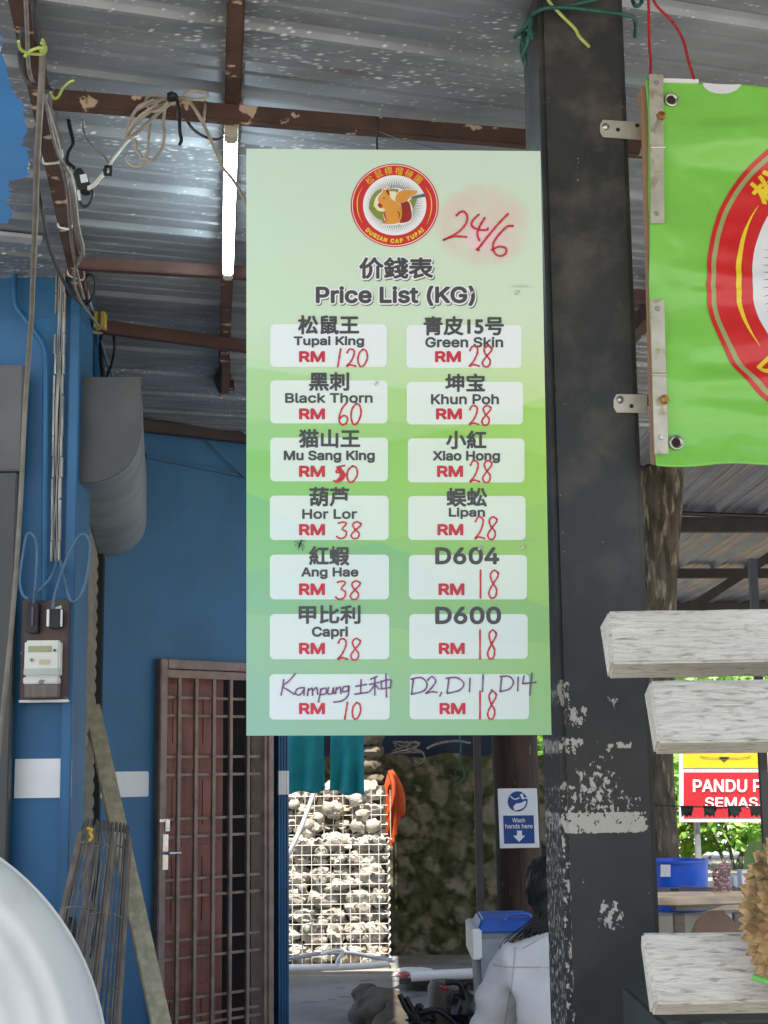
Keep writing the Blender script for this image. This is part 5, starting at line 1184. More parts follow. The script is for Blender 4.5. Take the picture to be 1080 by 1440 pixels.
p = W(127, 1171, 4.36); m = MB().tube([p + Vector((-.008, 0, .012)), p + Vector((.006, -.004, .008)), p, p + Vector((.006, -.003, -.012)), p + Vector((-.002, 0, -.022))], .0045, 6, 3); obj('yellow_tag', m, mat('yellow cord', S(220, 178, 60), S(200, 158, 50), 20, .6), None, 'short twist of yellow cord tied to the top of the wire cage', 'cord')
m = MB(); pa, pb_ = W(129, 994, 5.95), W(226, 1440, 4.95); dd = (pb_ - pa); pe = pa + dd * ((pa.z - .03) / -dd.z)
m.bar(pa, pe, .062, .03, (.3, -1, 0)); obj('timber_plank', m, M_WOODG, None, 'long weathered timber board leaning against the blue wall beside the door', 'timber', bevel=.004)
for lab, x0, y0, x1, y1 in (('longer thin silver rod leaning at the foot of the blue wall', 157, 1397, 178, 1470), ('shorter thin silver rod leaning at the foot of the blue wall', 153, 1419, 164, 1470)):
    a_, b_ = W(x0, y0, 4.9), W(x1, y1, 4.7); d = b_ - a_; cable('metal_rod', lab, [a_, a_ + d * ((a_.z - .02) / -d.z)], .005, M_CHROME, 'rod', 'thin silver rods at the blue wall', 8, 0)
p = W(66, 1312, 4.4); m = MB().tube([(p.x - .1, 4.40, p.z), (p.x + .075, 4.42, p.z)], .042, 14); m.box((p.x - .06, 4.38, .02), (p.x + .02, 4.44, p.z - .03)); obj('grinder_stand', m, M_BLACK, None, 'dark cylinder machine on a stand behind the white basin', 'machine', smooth=40)

# ================================================================ passage: gabion, mossy wall and what hangs there
GBD = 12.3
gx0, gx1 = W(330, 1200, GBD).x, W(546, 1200, GBD).x
t = thing('gabion_wall', 'sunlit gabion of pale rough stones behind white wire mesh, two tiers', 'gabion', ((gx0 + gx1) / 2, GBD, .02))
zlo, zmid, ztop = .06, W(470, 1180, GBD).z, W(470, 1112, GBD).z
m = MB(); random.seed(11); sd0 = 0
z = zlo
while z < ztop + .02:
    x = gx0; rowh = random.uniform(.12, .18)
    while x < gx1 - .04:
        w_ = random.uniform(.12, .27); sd0 += 1
        back = 0 if z < zmid else .12
        if not (z > ztop and x > gx1 - .12):
            m.blob((min(x + w_ / 2, gx1 - .03 - w_ * .52), GBD + .14 + back + random.uniform(-.025, .04), z + rowh / 2), (w_ * .52, .11, rowh * .54), sd0, .42, 2.3, 3)
        x += w_
    z += rowh * .94
for _ in range(70):
    sd0 += 1; r_ = random.uniform(.025, .055); m.blob((random.uniform(gx0, gx1 - .09), GBD + .05 + random.uniform(0, .05), random.uniform(zlo, ztop)), (r_ * 1.2, r_, r_), sd0, .5, 2, 2)
obj('stone_fill', m, M_STONE, t, smooth=60, recalc=False)
m = MB().box((gx0 - .2, GBD + .22, .02), (gx1 - .02, GBD + .75, ztop + .03)); obj('stone_core', m, M_SACK, t)
m = MB(); st_ = .075; x = gx1
while x > gx0: m.tube([(x, GBD, .04), (x, GBD, zmid)], .0034, 5); m.tube([(x + .02, GBD + .10, zmid), (x + .02, GBD + .10, ztop)], .003, 5); x -= st_
z = .06
while z < zmid: m.tube([(gx0, GBD, z), (gx1, GBD, z)], .0034, 5); z += st_
while z < ztop: m.tube([(gx0, GBD + .1, z), (gx1, GBD + .1, z)], .003, 5); z += st_
obj('wire_mesh', m, M_WIREW, t)
m = MB(); pts = [Vector((gx0 + (gx1 - gx0 + .03) * k / 160, GBD - .006 + .008 * math.cos(k * .9), zmid + .008 * math.sin(k * .9))) for k in range(161)]; m.tube(pts, .006, 5); pts = [Vector((gx1 + .008 * math.cos(k * .9), GBD - .004 + .008 * math.sin(k * .9), .05 + (zmid - .05) * k / 120)) for k in range(121)]; m.tube(pts, .006, 5); obj('lacing_wire', m, M_WIREW, t)
cable('plastic_pipe', 'white plastic strip slanting down across the gabion face', [W(442, 1113, 11.9), W(425, 1160, 11.9), W(404, 1206, 11.9)], .017, M_PLASW, 'pipe', n=8, k=2)
cable('plastic_pipe', 'white pipe lying along the foot of the gabion', [W(340, 1361, 12.05), W(480, 1360, 12.05), W(549, 1355, 12.05)], .026, M_PLASW, 'pipe', n=10, k=2)
cable('grey_hose', 'grey hose bowed over the white pipe at the gabion foot', [W(340, 1352, 12.1), W(405, 1348, 12.1), W(450, 1341, 12.1), W(490, 1340, 12.1), W(530, 1347, 12.1), W(556, 1351, 12.0)], .016, mat('grey hose', S(170, 172, 178), S(150, 152, 158), 10, .5), 'hose', n=9)
cable('cloth_strip', 'cream cloth strip knotted over the grey hose', [W(452, 1342, 12.0), W(468, 1337, 11.98), W(482, 1338, 11.97), W(474, 1352, 11.97), W(476, 1358, 11.97)], .014, M_PLASW, 'cloth')
# mossy rubble wall in shade
MWD = 13.2
mx0, mx1 = W(300, 1200, MWD).x, W(800, 1200, MWD).x; mzt = W(600, 1062, MWD).z
def rub(x, z):
    v, p = mnoise.voronoi(Vector((x * 4.2, z * 5.0, .3)))[0], 0
    return .09 * min(.55, (v[1] - v[0])) + .03 * mnoise.fractal(Vector((x * 9, z * 9, 2)), .9, 2, 3)
m = MB(); m.grid(220, 130, lambda u, v: (mx0 + (mx1 - mx0) * u, MWD - rub(mx0 + (mx1 - mx0) * u, v * mzt), v * (mzt + .02 * math.sin(u * 40))))
m.box((mx0, MWD + .02, 0), (mx1, MWD + .4, mzt - .02))
obj('rubble_wall', m, M_MOSS, None, 'shaded mossy rubble stone wall behind the gabion and orange hose', 'wall', kind=None, smooth=60, recalc=False)
px0, px1 = W(511, 1100, 12.9).x, W(538, 1100, 12.9).x
m = MB(); z = 0.02; k = 0
while z < 1.95:
    h_ = .10 + .035 * ((k * 37 % 10) / 10); k += 1
    m.blob(((px0 + px1) / 2 + .01 * math.sin(k * 2), 13.0, z + h_ / 2), ((px1 - px0) * .56, .14, h_ * .56), k + 300, .28, 1.8, 3); z += h_ * .93
obj('stone_pillar', m, mat('grey brown stone', S(120, 112, 92), S(86, 80, 62), 8, .9, bump=.6, bscale=40), None, 'narrow pillar of stacked grey stones between gabion and mossy wall', 'pillar', smooth=60, recalc=False)
# orange hose
t = thing('orange_hose', 'bundle of orange hose hung in long loops on the mossy wall', 'hose', W(556, 1190, 12.7))
for i in range(9):
    x = 545 + i * 2.4; bt = (1166, 1188, 1178, 1190, 1184, 1174, 1160, 1150, 1146)[i]
    top_ = W(548 + i * .9, 1083 + abs(i - 3) * 1.2, 12.72 - .01 * i); 
    obj('strand', MB().tube([top_, W(x - 1 + (i - 4) * .6, 1112, 12.70 - .012 * i), W(x + (i - 4) * .9, 1140, 12.70 - .012 * i), W(x - 2 + (i - 4) * .5, bt, 12.72 - .01 * i)], .0155, 8, 5), M_ORANGE, t, smooth=60)
obj('strand', MB().tube([W(547, 1084, 12.6), W(553, 1105, 12.58), W(550, 1132, 12.58), W(542, 1150, 12.6)], .017, 8, 5), M_ORANGE, t, smooth=60)
obj('hook', MB().tube([W(552, 1082, 12.68), W(553, 1083, 12.95), W(553, 1082, 13.2)], .01, 6), M_BLACK, t)
# teal shorts/cloths on a line
cable('clothes_line', 'thin clothes line carrying the two teal cloths', [W(300, 1001, 11.2), W(460, 1005, 11.2), W(640, 1000, 11.2), W(700, 998, 11.2)], .004, M_CABLEW, 'line')
def cloth(x0, x1, yb0, yb1, lab, seed, ext):
    def fn_(u, v):
        x = x0 + (x1 - x0) * u; yt = 1004; yb = yb0 + (yb1 - yb0) * u + 2.5 * math.sin(u * 9 + seed)
        fold = .035 * math.sin(u * 13 + seed + v * 1.5) * v + .03 * mnoise.noise(Vector((u * 3, v * 2, seed)))
        return W(x + (u - .5) * ext * v, yt + (yb - yt) * v, 11.2 + fold)
    obj('hanging_cloth', MB().grid(40, 24, fn_), M_TEAL, None, lab, 'cloth', 'teal cloths on the clothes line', smooth=80, recalc=False, solid=.006)
cloth(398, 455, 1117, 1112, 'broader teal cloth on the line, next to the blue corner sheet', 1.0, 3); cloth(465, 511, 1113, 1119, 'narrower teal cloth on the line, nearer the orange hose', 3.4, 2)
# dark tarpaulin and tangled white cord above the mossy wall
m = MB().grid(24, 10, lambda u, v: (W(380, 1030, 14).x + 2.07 * u, 13.75 + .08 * math.sin(u * 14 + v * 3), 1.55 + .75 * v + .02 * math.sin(u * 20))); obj('tarpaulin', m, M_TARP, None, 'dark navy tarpaulin above the mossy wall', 'tarpaulin', smooth=80, recalc=False, solid=.01)
t = thing('tangled_cord', 'tangle of pale cord lying on top of the mossy wall', 'cord', W(592, 1058, 13.1))
random.seed(5)
for k in range(5): obj('strand', MB().tube([W(565 + random.uniform(-6, 20) + 12 * math.sin(j * 1.9 + k), 1052 + 8 * math.sin(j * 1.3 + k * 2) - (j % 2) * 2, 13.0 + .03 * k) for j in range(8)], .007, 6, 4), M_CABLE, t, smooth=70)
obj('strand', MB().tube([W(600, 1053, 13), W(615, 1046, 13), W(640, 1042, 13), W(662, 1045, 13)], .011, 6, 4), M_CABLE, t, smooth=70)
obj('strand', MB().tube([W(595, 1058, 13), W(597, 1068, 13), W(590, 1074, 13), W(582, 1070, 13)], .006, 6, 4), M_CABLE, t, smooth=70)
obj('strand', MB().tube([W(645, 1030, 13), W(648, 1050, 13), W(646, 1070, 13), W(653, 1088, 13), W(648, 1100, 13), W(638, 1104, 13)], .008, 6, 4), M_GREENR, t, smooth=70)
p = W(672, 1100, 9.6); m = MB().bar((p.x, 9.6, 0.02), (p.x, 9.6, 3.6), .045, .045, (0, 1, 0)); obj('iron_pole', m, M_TRUSS, None, 'slim dark iron pole standing in front of the mossy wall', 'pole')
# timber pillar with the wash hands sign
p0, p1 = W(699, 1150, 8.0), W(762, 1150, 8.0); r_ = (p1.x - p0.x) / 2; c_ = (p0 + p1) / 2
m = MB(); NR = 40
for j in range(NR + 1):
    z = .02 + 3.56 * j / NR
    for k in range(24):
        an = 2 * math.pi * k / 24; rr = r_ * (1.0 + .06 * mnoise.noise(Vector((math.cos(an) * 1.5, math.sin(an) * 1.5, z * 1.4))) + .05 * (1 - z / 3.5))
        m.v.append(Vector((c_.x + .02 * (1.2 - z) * .5 + rr * math.cos(an), 8.0 + r_ + rr * math.sin(an), z)))
for j in range(NR):
    for k in range(24): m.f.append((j * 24 + k, j * 24 + (k + 1) % 24, (j + 1) * 24 + (k + 1) % 24, (j + 1) * 24 + k))
obj('timber_pillar', m, M_BARKD, None, 'thick dark brown tree trunk pillar carrying the wash hands sign', 'pillar', smooth=60)
t = thing('wash_hands_sign', 'white and blue wash hands sign with a down arrow on the dark pillar', 'sign', W(729, 1192, 7.9))
WPn = Plane(W(729, 1150, 7.9), Vector((-.12, -1, 0)))
m = MB().prism([WPn.pt(699.5, 1109), WPn.pt(755, 1108.5), WPn.pt(758.5, 1192), WPn.pt(703, 1193)], -WPn.n * .006); obj('panel', m, M_PAPERW, t, bevel=.002)
m = MB(); flat(m, WPn, [(707.5, 1147), (750.5, 1146.5), (752, 1186), (709, 1186.5)], .0012); obj('blue_field', m, M_SIGNB, t, recalc=False)
m = MB(); flat(m, WPn, [(728 + 14 * math.cos(2 * math.pi * k / 32), 1127 + 14.3 * math.sin(2 * math.pi * k / 32)) for k in range(32)], .0012); obj('pictogram_disc', m, M_SIGNB, t, recalc=False)
m = MB(); flat(m, WPn, sm2([(722, 1134), (726, 1130), (733, 1129), (738, 1126), (740, 1129), (736, 1136), (728, 1139), (723, 1139), (722, 1134)], 3)[:-1], .0024); flat(m, WPn, [(731, 1117), (735, 1116), (737, 1122), (741, 1121), (741, 1123), (734, 1124)], .0024); ribbon(m, WPn, [(718, 1120), (724, 1124), (730, 1122)], 1.6, .0024, 3)
obj('pictogram', m, M_PAPERW, t, recalc=False)
m = MB(); put_text(m, WPn, 'Wash', 720.5, 1150.5, 738.5, 1156.5, .0024, .02); put_text(m, WPn, 'hands here', 710.5, 1158.5, 749, 1165, .0024, .02); flat(m, WPn, [(727, 1168), (734, 1168), (734, 1175), (738.5, 1175), (730, 1184), (721.5, 1175), (727, 1175)], .0024)
obj('lettering', m, M_PAPERW, t, recalc=False)
# bin
t = thing('rubbish_bin', 'milky grey bin with a blue handled lid beside the seated person', 'bin', (W(705, 1290, 6.6).x, 6.7, .02))
bx0, bx1 = W(666, 1312, 6.5).x, W(760, 1312, 6.5).x; bz = W(700, 1312, 6.5).z
m = MB(); m.hexa([(bx0 + .05, 6.52, .02), (bx1 - .05, 6.52, .02), (bx1 - .05, 6.85, .02), (bx0 + .05, 6.85, .02), (bx0, 6.48, bz), (bx1, 6.48, bz), (bx1, 6.9, bz), (bx0, 6.9, bz)]); bd_ = obj('body', m, M_BIN, t, bevel=.02)
m = MB().box((bx0 - .012, 6.46, bz - .10), (bx0 + .03, 6.92, bz + .02)); obj('rim', m, M_PLASW, bd_, bevel=.006)
m = MB(); zz = W(700, 1292, 6.5).z; m.hexa([(bx0 + .01, 6.47, bz + .003), (bx1, 6.47, bz + .003), (bx1, 6.91, bz + .003), (bx0 + .01, 6.91, bz + .003), (bx0 + .035, 6.52, zz), (bx1 - .03, 6.52, zz), (bx1 - .03, 6.86, zz), (bx0 + .035, 6.86, zz)]); ld = obj('lid', m, M_BINB, t, bevel=.008)
m = MB().tube([W(709, 1294, 6.5), W(716, 1286, 6.5), W(742, 1286, 6.5), W(748, 1294, 6.5)], .009, 8, 3); obj('lid_handle', m, M_BINB, ld, smooth=60)

# ================================================================ seated person (seen from behind)
def skin_body(name, joints, edges, root, mt, parent, sub=2, label=None, fold=0.0):
    me = bpy.data.meshes.new('rig'); keys = list(joints); idx = {k: i for i, k in enumerate(keys)}
    me.from_pydata([joints[k][0] for k in keys], [(idx[a], idx[b]) for a, b in edges], [])
    o_ = bpy.data.objects.new('rig', me); COL.objects.link(o_)
    md = o_.modifiers.new('s', 'SKIN'); sv = me.skin_vertices[0].data
    for k in keys: r__ = joints[k][1]; sv[idx[k]].radius = r__ if isinstance(r__, tuple) else (r__, r__); sv[idx[k]].use_root = (k == root)
    s_ = o_.modifiers.new('d', 'SUBSURF'); s_.levels = s_.render_levels = sub
    dg_ = bpy.context.evaluated_depsgraph_get(); dg_.update(); m2 = bpy.data.meshes.new_from_object(o_.evaluated_get(dg_))
    mb = MB().add([v.co.copy() for v in m2.vertices], [tuple(p.vertices) for p in m2.polygons])
    if fold: mb.v = [p + (p - Vector((hx, hy + .06, p.z))).normalized() * fold * (mnoise.noise(Vector((p.x * 11 + p.z * 6, p.y * 9, p.z * 14 - p.x * 8))) - .8 * abs(mnoise.noise(Vector((p.x * 7 - p.z * 9, p.y * 5, p.z * 7))))) for p in mb.v]
    bpy.data.objects.remove(o_); bpy.data.meshes.remove(me); bpy.data.meshes.remove(m2)
    return obj(name, mb, mt, parent, smooth=80, recalc=False)
hx, hy = W(792, 1300, 5.0).x, 5.0
pr = thing('person', 'seated person with dark hair and grey shirt, back turned, half hidden by the post', 'person', (hx, hy + .12, .02))
V = lambda x, y, z: Vector((hx + x, hy + y, z))
J = {'pel': (V(0, .05, .50), (.15, .12)), 'wst': (V(0, .04, .66), (.135, .105)), 'chs': (V(0, .06, .86), (.165, .115)), 'nck0': (V(0, .09, 1.0), (.075, .07)), 'nck': (V(0, .13, 1.06), .055), 'hd0': (V(0, .17, 1.09), (.07, .08)), 'hd1': (V(0, .18, 1.17), (.078, .092)), 'hd2': (V(0, .19, 1.235), (.06, .07)),
     'shL': (V(-.16, .07, .945), .066), 'elL': (V(-.235, .14, .70), .047), 'wrL': (V(-.16, .36, .62), .031), 'shR': (V(.16, .07, .945), .066), 'elR': (V(.235, .14, .70), .047), 'wrR': (V(.16, .36, .62), .031),
     'hipL': (V(-.10, .08, .49), .095), 'knL': (V(-.13, .50, .50), .062), 'anL': (V(-.13, .52, .11), .042), 'toL': (V(-.13, .70, .06), .035), 'hipR': (V(.10, .08, .49), .095), 'knR': (V(.13, .50, .50), .062), 'anR': (V(.13, .52, .11), .042), 'toR': (V(.13, .70, .06), .035)}
for s_, sg in (('L', -1), ('R', 1)):
    w_ = J['wr' + s_][0]; J['pa' + s_] = (w_ + Vector((-.015 * sg, .06, -.005)), (.034, .018))
    for f, (dx, ln) in enumerate(((-.026, .07), (-.009, .08), (.009, .076), (.025, .06))):
        J[f'f{f}a{s_}'] = (w_ + Vector((dx - .015 * sg, .06 + ln * .6, -.006)), .0085); J[f'f{f}b{s_}'] = (w_ + Vector((dx - .015 * sg, .06 + ln, -.026)), .0075)
    J['th' + s_] = (w_ + Vector((-.05 * sg, .06, -.012)), .0095)
E_ = [('pel', 'wst'), ('wst', 'chs'), ('chs', 'nck0'), ('nck0', 'nck'), ('nck', 'hd0'), ('hd0', 'hd1'), ('hd1', 'hd2')]
for s_ in 'LR':
    E_ += [('chs', 'sh' + s_), ('sh' + s_, 'el' + s_), ('el' + s_, 'wr' + s_), ('wr' + s_, 'pa' + s_), ('pa' + s_, 'th' + s_), ('pel', 'hip' + s_), ('hip' + s_, 'kn' + s_), ('kn' + s_, 'an' + s_), ('an' + s_, 'to' + s_)]
    for f in range(4): E_ += [('pa' + s_, f'f{f}a{s_}'), (f'f{f}a{s_}', f'f{f}b{s_}')]
skin_body('body', J, E_, 'pel', M_SKIN, pr)
SJ = {'a': (V(0, .05, .52), (.17, .14)), 'b': (V(0, .04, .68), (.165, .13)), 'c': (V(0, .06, .86), (.185, .135)), 'd': (V(0, .075, .955), (.165, .11)), 'e': (V(0, .11, 1.03), (.115, .085)), 'l1': (V(-.165, .07, .945), .092), 'l2': (V(-.235, .14, .72), .068), 'l3': (V(-.21, .22, .67), .055), 'r1': (V(.165, .07, .945), .092), 'r2': (V(.235, .14, .72), .068), 'r3': (V(.21, .22, .67), .055)}
shirt = skin_body('shirt', SJ, [('a', 'b'), ('b', 'c'), ('c', 'd'), ('d', 'e'), ('c', 'l1'), ('l1', 'l2'), ('l2', 'l3'), ('c', 'r1'), ('r1', 'r2'), ('r2', 'r3')], 'a', M_SHIRT, pr, sub=3, fold=.026)
def seam(p0, p1, lift=.001, k_=24):
    lo_ = WL[shirt.name]; pts = []
    for j in range(k_ + 1):
        x, z = p0[0] + (p1[0] - p0[0]) * j / k_, p0[1] + (p1[1] - p0[1]) * j / k_
        ok, loc, nr, fi = shirt.ray_cast(V(x, -1, z) - lo_, Vector((0, 1, 0)))
        if ok: pts.append(loc + lo_ + nr * lift)
    if len(pts) > 3: obj('seam', MB().tube(pts, .0022, 5), mat('seam thread', S(186, 184, 181), S(176, 174, 171), 30, .9), shirt)
bpy.context.view_layer.update()
seam((-.24, .93), (.24, .93)); seam((-.15, 1.0), (-.19, .74)); seam((.15, 1.0), (.19, .74)); seam((-.06, 1.02), (-.13, .985), k_=10)
TJ = {'p': (V(0, .05, .49), (.165, .125)), 'hl': (V(-.10, .10, .49), .105), 'kl': (V(-.13, .50, .50), .072), 'al': (V(-.13, .52, .14), .055), 'hr': (V(.10, .10, .49), .105), 'kr': (V(.13, .50, .50), .072), 'ar': (V(.13, .52, .14), .055)}
skin_body('trousers', TJ, [('p', 'hl'), ('hl', 'kl'), ('kl', 'al'), ('p', 'hr'), ('hr', 'kr'), ('kr', 'ar')], 'p', M_JEAN, pr)
m = MB().blob(V(-.005, .155, 1.165), (.098, .112, .105), 4, .12, 2.2, 4); m.blob(V(0, .075, 1.09), (.085, .06, .09), 9, .15, 2, 3)
random.seed(3)
for k in range(110):
    x0_ = random.uniform(-.085, .07); q_ = random.uniform(.3, 1); m.tube([V(x0_, .09, 1.15), V(x0_ * 1.1, .03, 1.08), V(x0_ * 1.2 - .04 * q_, .02, 1.045), V(x0_ - .12 * q_, .03 + random.uniform(0, .04), 1.01 - random.uniform(0, .03)), V(x0_ - .16 * q_ + random.uniform(-.02, .02), .06, .97 - random.uniform(0, .05))], .0032, 5, 3, r2=.001)
obj('hair', m, M_HAIR, pr, smooth=70, recalc=False)
m = MB()
for sx in (-.03, .03): m.blob(V(sx, .262, 1.165), (.011, .008, .008), 1, 0, 1, 2)
obj('eye', m, M_PAPERW, pr, smooth=80)
m = MB().blob(V(0, .272, 1.14), (.014, .018, .022), 1, 0, 1, 2); obj('nose', m, M_SKIN, pr, smooth=80)
m = MB().blob(V(0, .262, 1.105), (.024, .009, .007), 1, 0, 1, 2); obj('mouth', m, mat('lip', S(168, 96, 86), S(158, 90, 80), 20, .5), pr, smooth=80)
t = thing('stool', 'low plastic stool under the seated person', 'stool', (hx, hy + .06, .02))
obj('seat', MB().box((hx - .16, hy - .1, .37), (hx + .16, hy + .22, .40)), M_BINB, t, bevel=.01)
for sx in (-.13, .13):
    for sy in (-.07, .19): obj('leg', MB().hexa([(hx + sx * 1.15 - .02, hy + sy - .02, .02), (hx + sx * 1.15 + .02, hy + sy - .02, .02), (hx + sx * 1.15 + .02, hy + sy + .02, .02), (hx + sx * 1.15 - .02, hy + sy + .02, .02), (hx + sx - .02, hy + sy - .02, .37), (hx + sx + .02, hy + sy - .02, .37), (hx + sx + .02, hy + sy + .02, .37), (hx + sx - .02, hy + sy + .02, .37)]), M_BINB, t)

# ================================================================ clutter on the passage floor
m = MB(); c_ = W(528, 1416, 9.6); m.blob((c_.x + .03, 9.75, .10), (.17, .34, .11), 21, .22, 1.3, 4); m.blob((c_.x - .05, 10.0, .13), (.10, .2, .08), 22, .22, 1.4, 4); m.blob((c_.x + .14, 9.45, .06), (.15, .3, .12), 23, .2, 1.4, 4)
obj('sack', m, M_SACK, None, 'slumped brown grey sack on the passage floor', 'sack', smooth=80, recalc=False)
t = thing('folded_panel', 'white edged panel lying on trestles at the back of the passage', 'panel', (W(620, 1371, 11.2).x, 11.3, .02))
a_, b_ = W(578, 1373, 11.0), W(665, 1369, 11.0); m = MB().tube([a_, b_], .036, 12); obj('white_roll', m, M_PLASW, t, smooth=60)
m = MB().box((a_.x - .08, 11.05, a_.z - .06), (b_.x + .05, 11.5, a_.z - .025)); obj('board', m, M_SACK, t)
m = MB()
for x in (a_.x + .02, b_.x - .02):
    for y in (11.08, 11.46): m.box((x, y, .02), (x + .03, y + .03, a_.z - .06))
obj('trestle', m, M_DARKWOOD, t)
m = MB(); c_ = W(583, 1362, 11.2); m.blob((c_.x, 11.25, c_.z - .04), (.15, .12, .035), 31, .5, 2, 3); obj('plastic_bag', m, M_PLASW, None, 'crumpled white plastic bag on the white edged panel', 'bag', smooth=30, recalc=False)
m = MB().blob(W(567, 1371, 11.0), (.05, .05, .02), 33, .4, 2, 2); obj('red_packet', m, mat('faded red', S(190, 110, 104), S(170, 90, 84), 10, .6), None, 'small faded red packet beside the plastic bag', 'packet', smooth=30, recalc=False)
t = thing('hand_cart', 'black tubular hand cart with a brown canister and tangled straps', 'cart', (W(610, 1430, 8.6).x, 8.7, .02))
c_ = W(625, 1415, 8.7); zb = .12
m = MB().lathe([(0, 0), (.085, 0), (.088, .02), (.088, .23), (.07, .26), (0, .262)], (c_.x, 8.75, W(625, 1450, 8.7).z), (0, 0, 1), 24); obj('canister', m, mat('brown canister', S(110, 100, 88), S(84, 76, 66), 8, .5), t, smooth=40)
m = MB().tube([W(618, 1387, 8.6), W(626, 1391, 8.6)], .008, 6); m.blob(W(628, 1390, 8.6), (.014, .014, .014), 1, .1, 1, 2); obj('red_cap', m, mat('red cap', S(200, 60, 60), S(180, 50, 50), 10, .4), t)
for pts in ([(562, 1398), (572, 1420), (584, 1432), (588, 1460)], [(570, 1402), (585, 1428), (600, 1450)], [(626, 1382), (644, 1382), (652, 1393)], [(656, 1394), (658, 1383), (672, 1382)], [(590, 1424), (612, 1420), (630, 1430), (650, 1450)], [(652, 1392), (660, 1440), (655, 1470)], [(584, 1430), (588, 1414), (594, 1418)]):
    obj('cart_tube', MB().tube([W(x, y, 8.55) for x, y in pts], .015, 8, 4), M_BLACK, t, smooth=60)
m = MB().blob(W(650, 1415, 8.6), (.07, .08, .10), 41, .4, 2, 3); m.blob(W(594, 1434, 8.6), (.08, .07, .05), 42, .5, 2, 3); obj('strap_bundle', m, M_BLACK, t, smooth=40, recalc=False)
m = MB()
p = W(600, 1440, 8.6)
m.box((p.x - .1, 8.5, .1), (p.x + .35, 8.95, .14)); obj('platform', m, M_TRUSS, t)
for sx in (-.06, .3):
    for sy in (8.55, 8.9): obj('wheel', MB().lathe([(0, -.015), (.04, -.015), (.045, 0), (.04, .015), (0, .015)], (p.x + sx, sy, .065), (1, 0, 0), 18), M_BLACK, t, smooth=40)

# ================================================================ stall table and things on the right
t = thing('wooden_table', 'brown wooden table under the shelter holding a jar of dark fruit', 'table', (W(985, 1270, 9.3).x, 9.5, .02))
zt = W(960, 1262, 8.9).z; xa, xb = W(905, 1270, 8.9).x, W(1057, 1262, 9.0).x
m = MB().prism([(xa - .35, 9.0, zt - .045), (W(951, 1279, 8.9).x, 8.88, zt - .045), (xb - .03, 8.95, zt - .045), (xb + .05, 9.25, zt - .045), (xb + .05, 9.65, zt - .045), (xa - .35, 9.65, zt - .045)], (0, 0, .045)); obj('tabletop', m, M_TABLE, t, bevel=.006)
for x, y in ((W(950, 1300, 8.95).x, 8.98), (xb - .1, 9.02), (xa - .3, 9.55), (xb - .1, 9.55)): obj('leg', MB().box((x, y, .02), (x + .06, y + .06, zt - .1)), M_TABLE, t, bevel=.003)
m = MB().box((W(951, 1300, 8.95).x, 8.93, zt - .075), (xb - .04, 8.96, zt - .046)); m.box((W(951, 1300, 8.95).x, 8.96, zt - .075), (W(951, 1300, 8.95).x + .03, 9.55, zt - .046)); obj('apron', m, M_TABLE, t)
m = MB().box((W(945, 1252, 9.3).x, 9.3, zt + .001), (W(955, 1252, 9.3).x, 9.36, zt + .014)); obj('phone', m, M_BLACK, None, 'small black phone lying on the wooden table', 'phone', bevel=.003)
c_ = W(1016, 1256, 9.2); r0, r1, h_ = .056, .068, W(1016, 1211, 9.2).z - zt
t = thing('fruit_jar', 'clear plastic tub of dark red fruit on the wooden table', 'jar', (c_.x, 9.2, zt))
m_j = bpy.data.materials.new('clear plastic'); m_j.use_nodes = True; n_, l_, b_ = NT(m_j); tr = n_.new('ShaderNodeBsdfTransparent'); mx = n_.new('ShaderNodeMixShader'); mx.inputs[0].default_value = .84; b_.inputs['Base Color'].default_value = (.35, .33, .34, 1); l_.new(b_.outputs[0], mx.inputs[1]); l_.new(tr.outputs[0], mx.inputs[2]); l_.new(mx.outputs[0], n_['Material Output'].inputs[0]); b_.inputs['Roughness'].default_value = .1
obj('tub', MB().lathe([(0, .002), (r0, .002), (r1, h_), (r1 + .004, h_), (r1 + .004, h_ + .006)], (c_.x, 9.2, zt), (0, 0, 1), 28), m_j, t, smooth=50)
m = MB(); random.seed(9)
for k in range(120):
    a_ = random.uniform(0, 6.28); rr = (r0 - .01) * math.sqrt(random.random()); m.blob((c_.x + rr * math.cos(a_), 9.2 + rr * math.sin(a_), zt + .015 + random.random() * h_ * .8), (.012, .012, .011), k, .15, 2, 1)
tag(obj('fruit', m, M_PURPLE, t, smooth=80, recalc=False), kind='stuff')
cable('chopstick', 'thin pale stick lying on the table behind the fruit jar', [(c_.x - .2, 9.5, zt + .02), (c_.x - .02, 9.35, zt + .008)], .004, M_CABLE, 'stick', k=0)
for lab, x0, y0, x1, y1, d in (('plain white box at the table edge behind the durian', 1044, 1224, 1062, 1256, 9.4), ('small white box with a dark base beside the fruit jar', 1032, 1232, 1043, 1257, 9.6)):
    a_, b_ = W(x0, y1, d), W(x1, y0, d); m = MB().box((a_.x, d, zt + .001), (b_.x, d + .12, b_.z)); obj('carton', m, M_PAPERW, None, lab, 'carton', 'white cartons on the wooden table', bevel=.004)
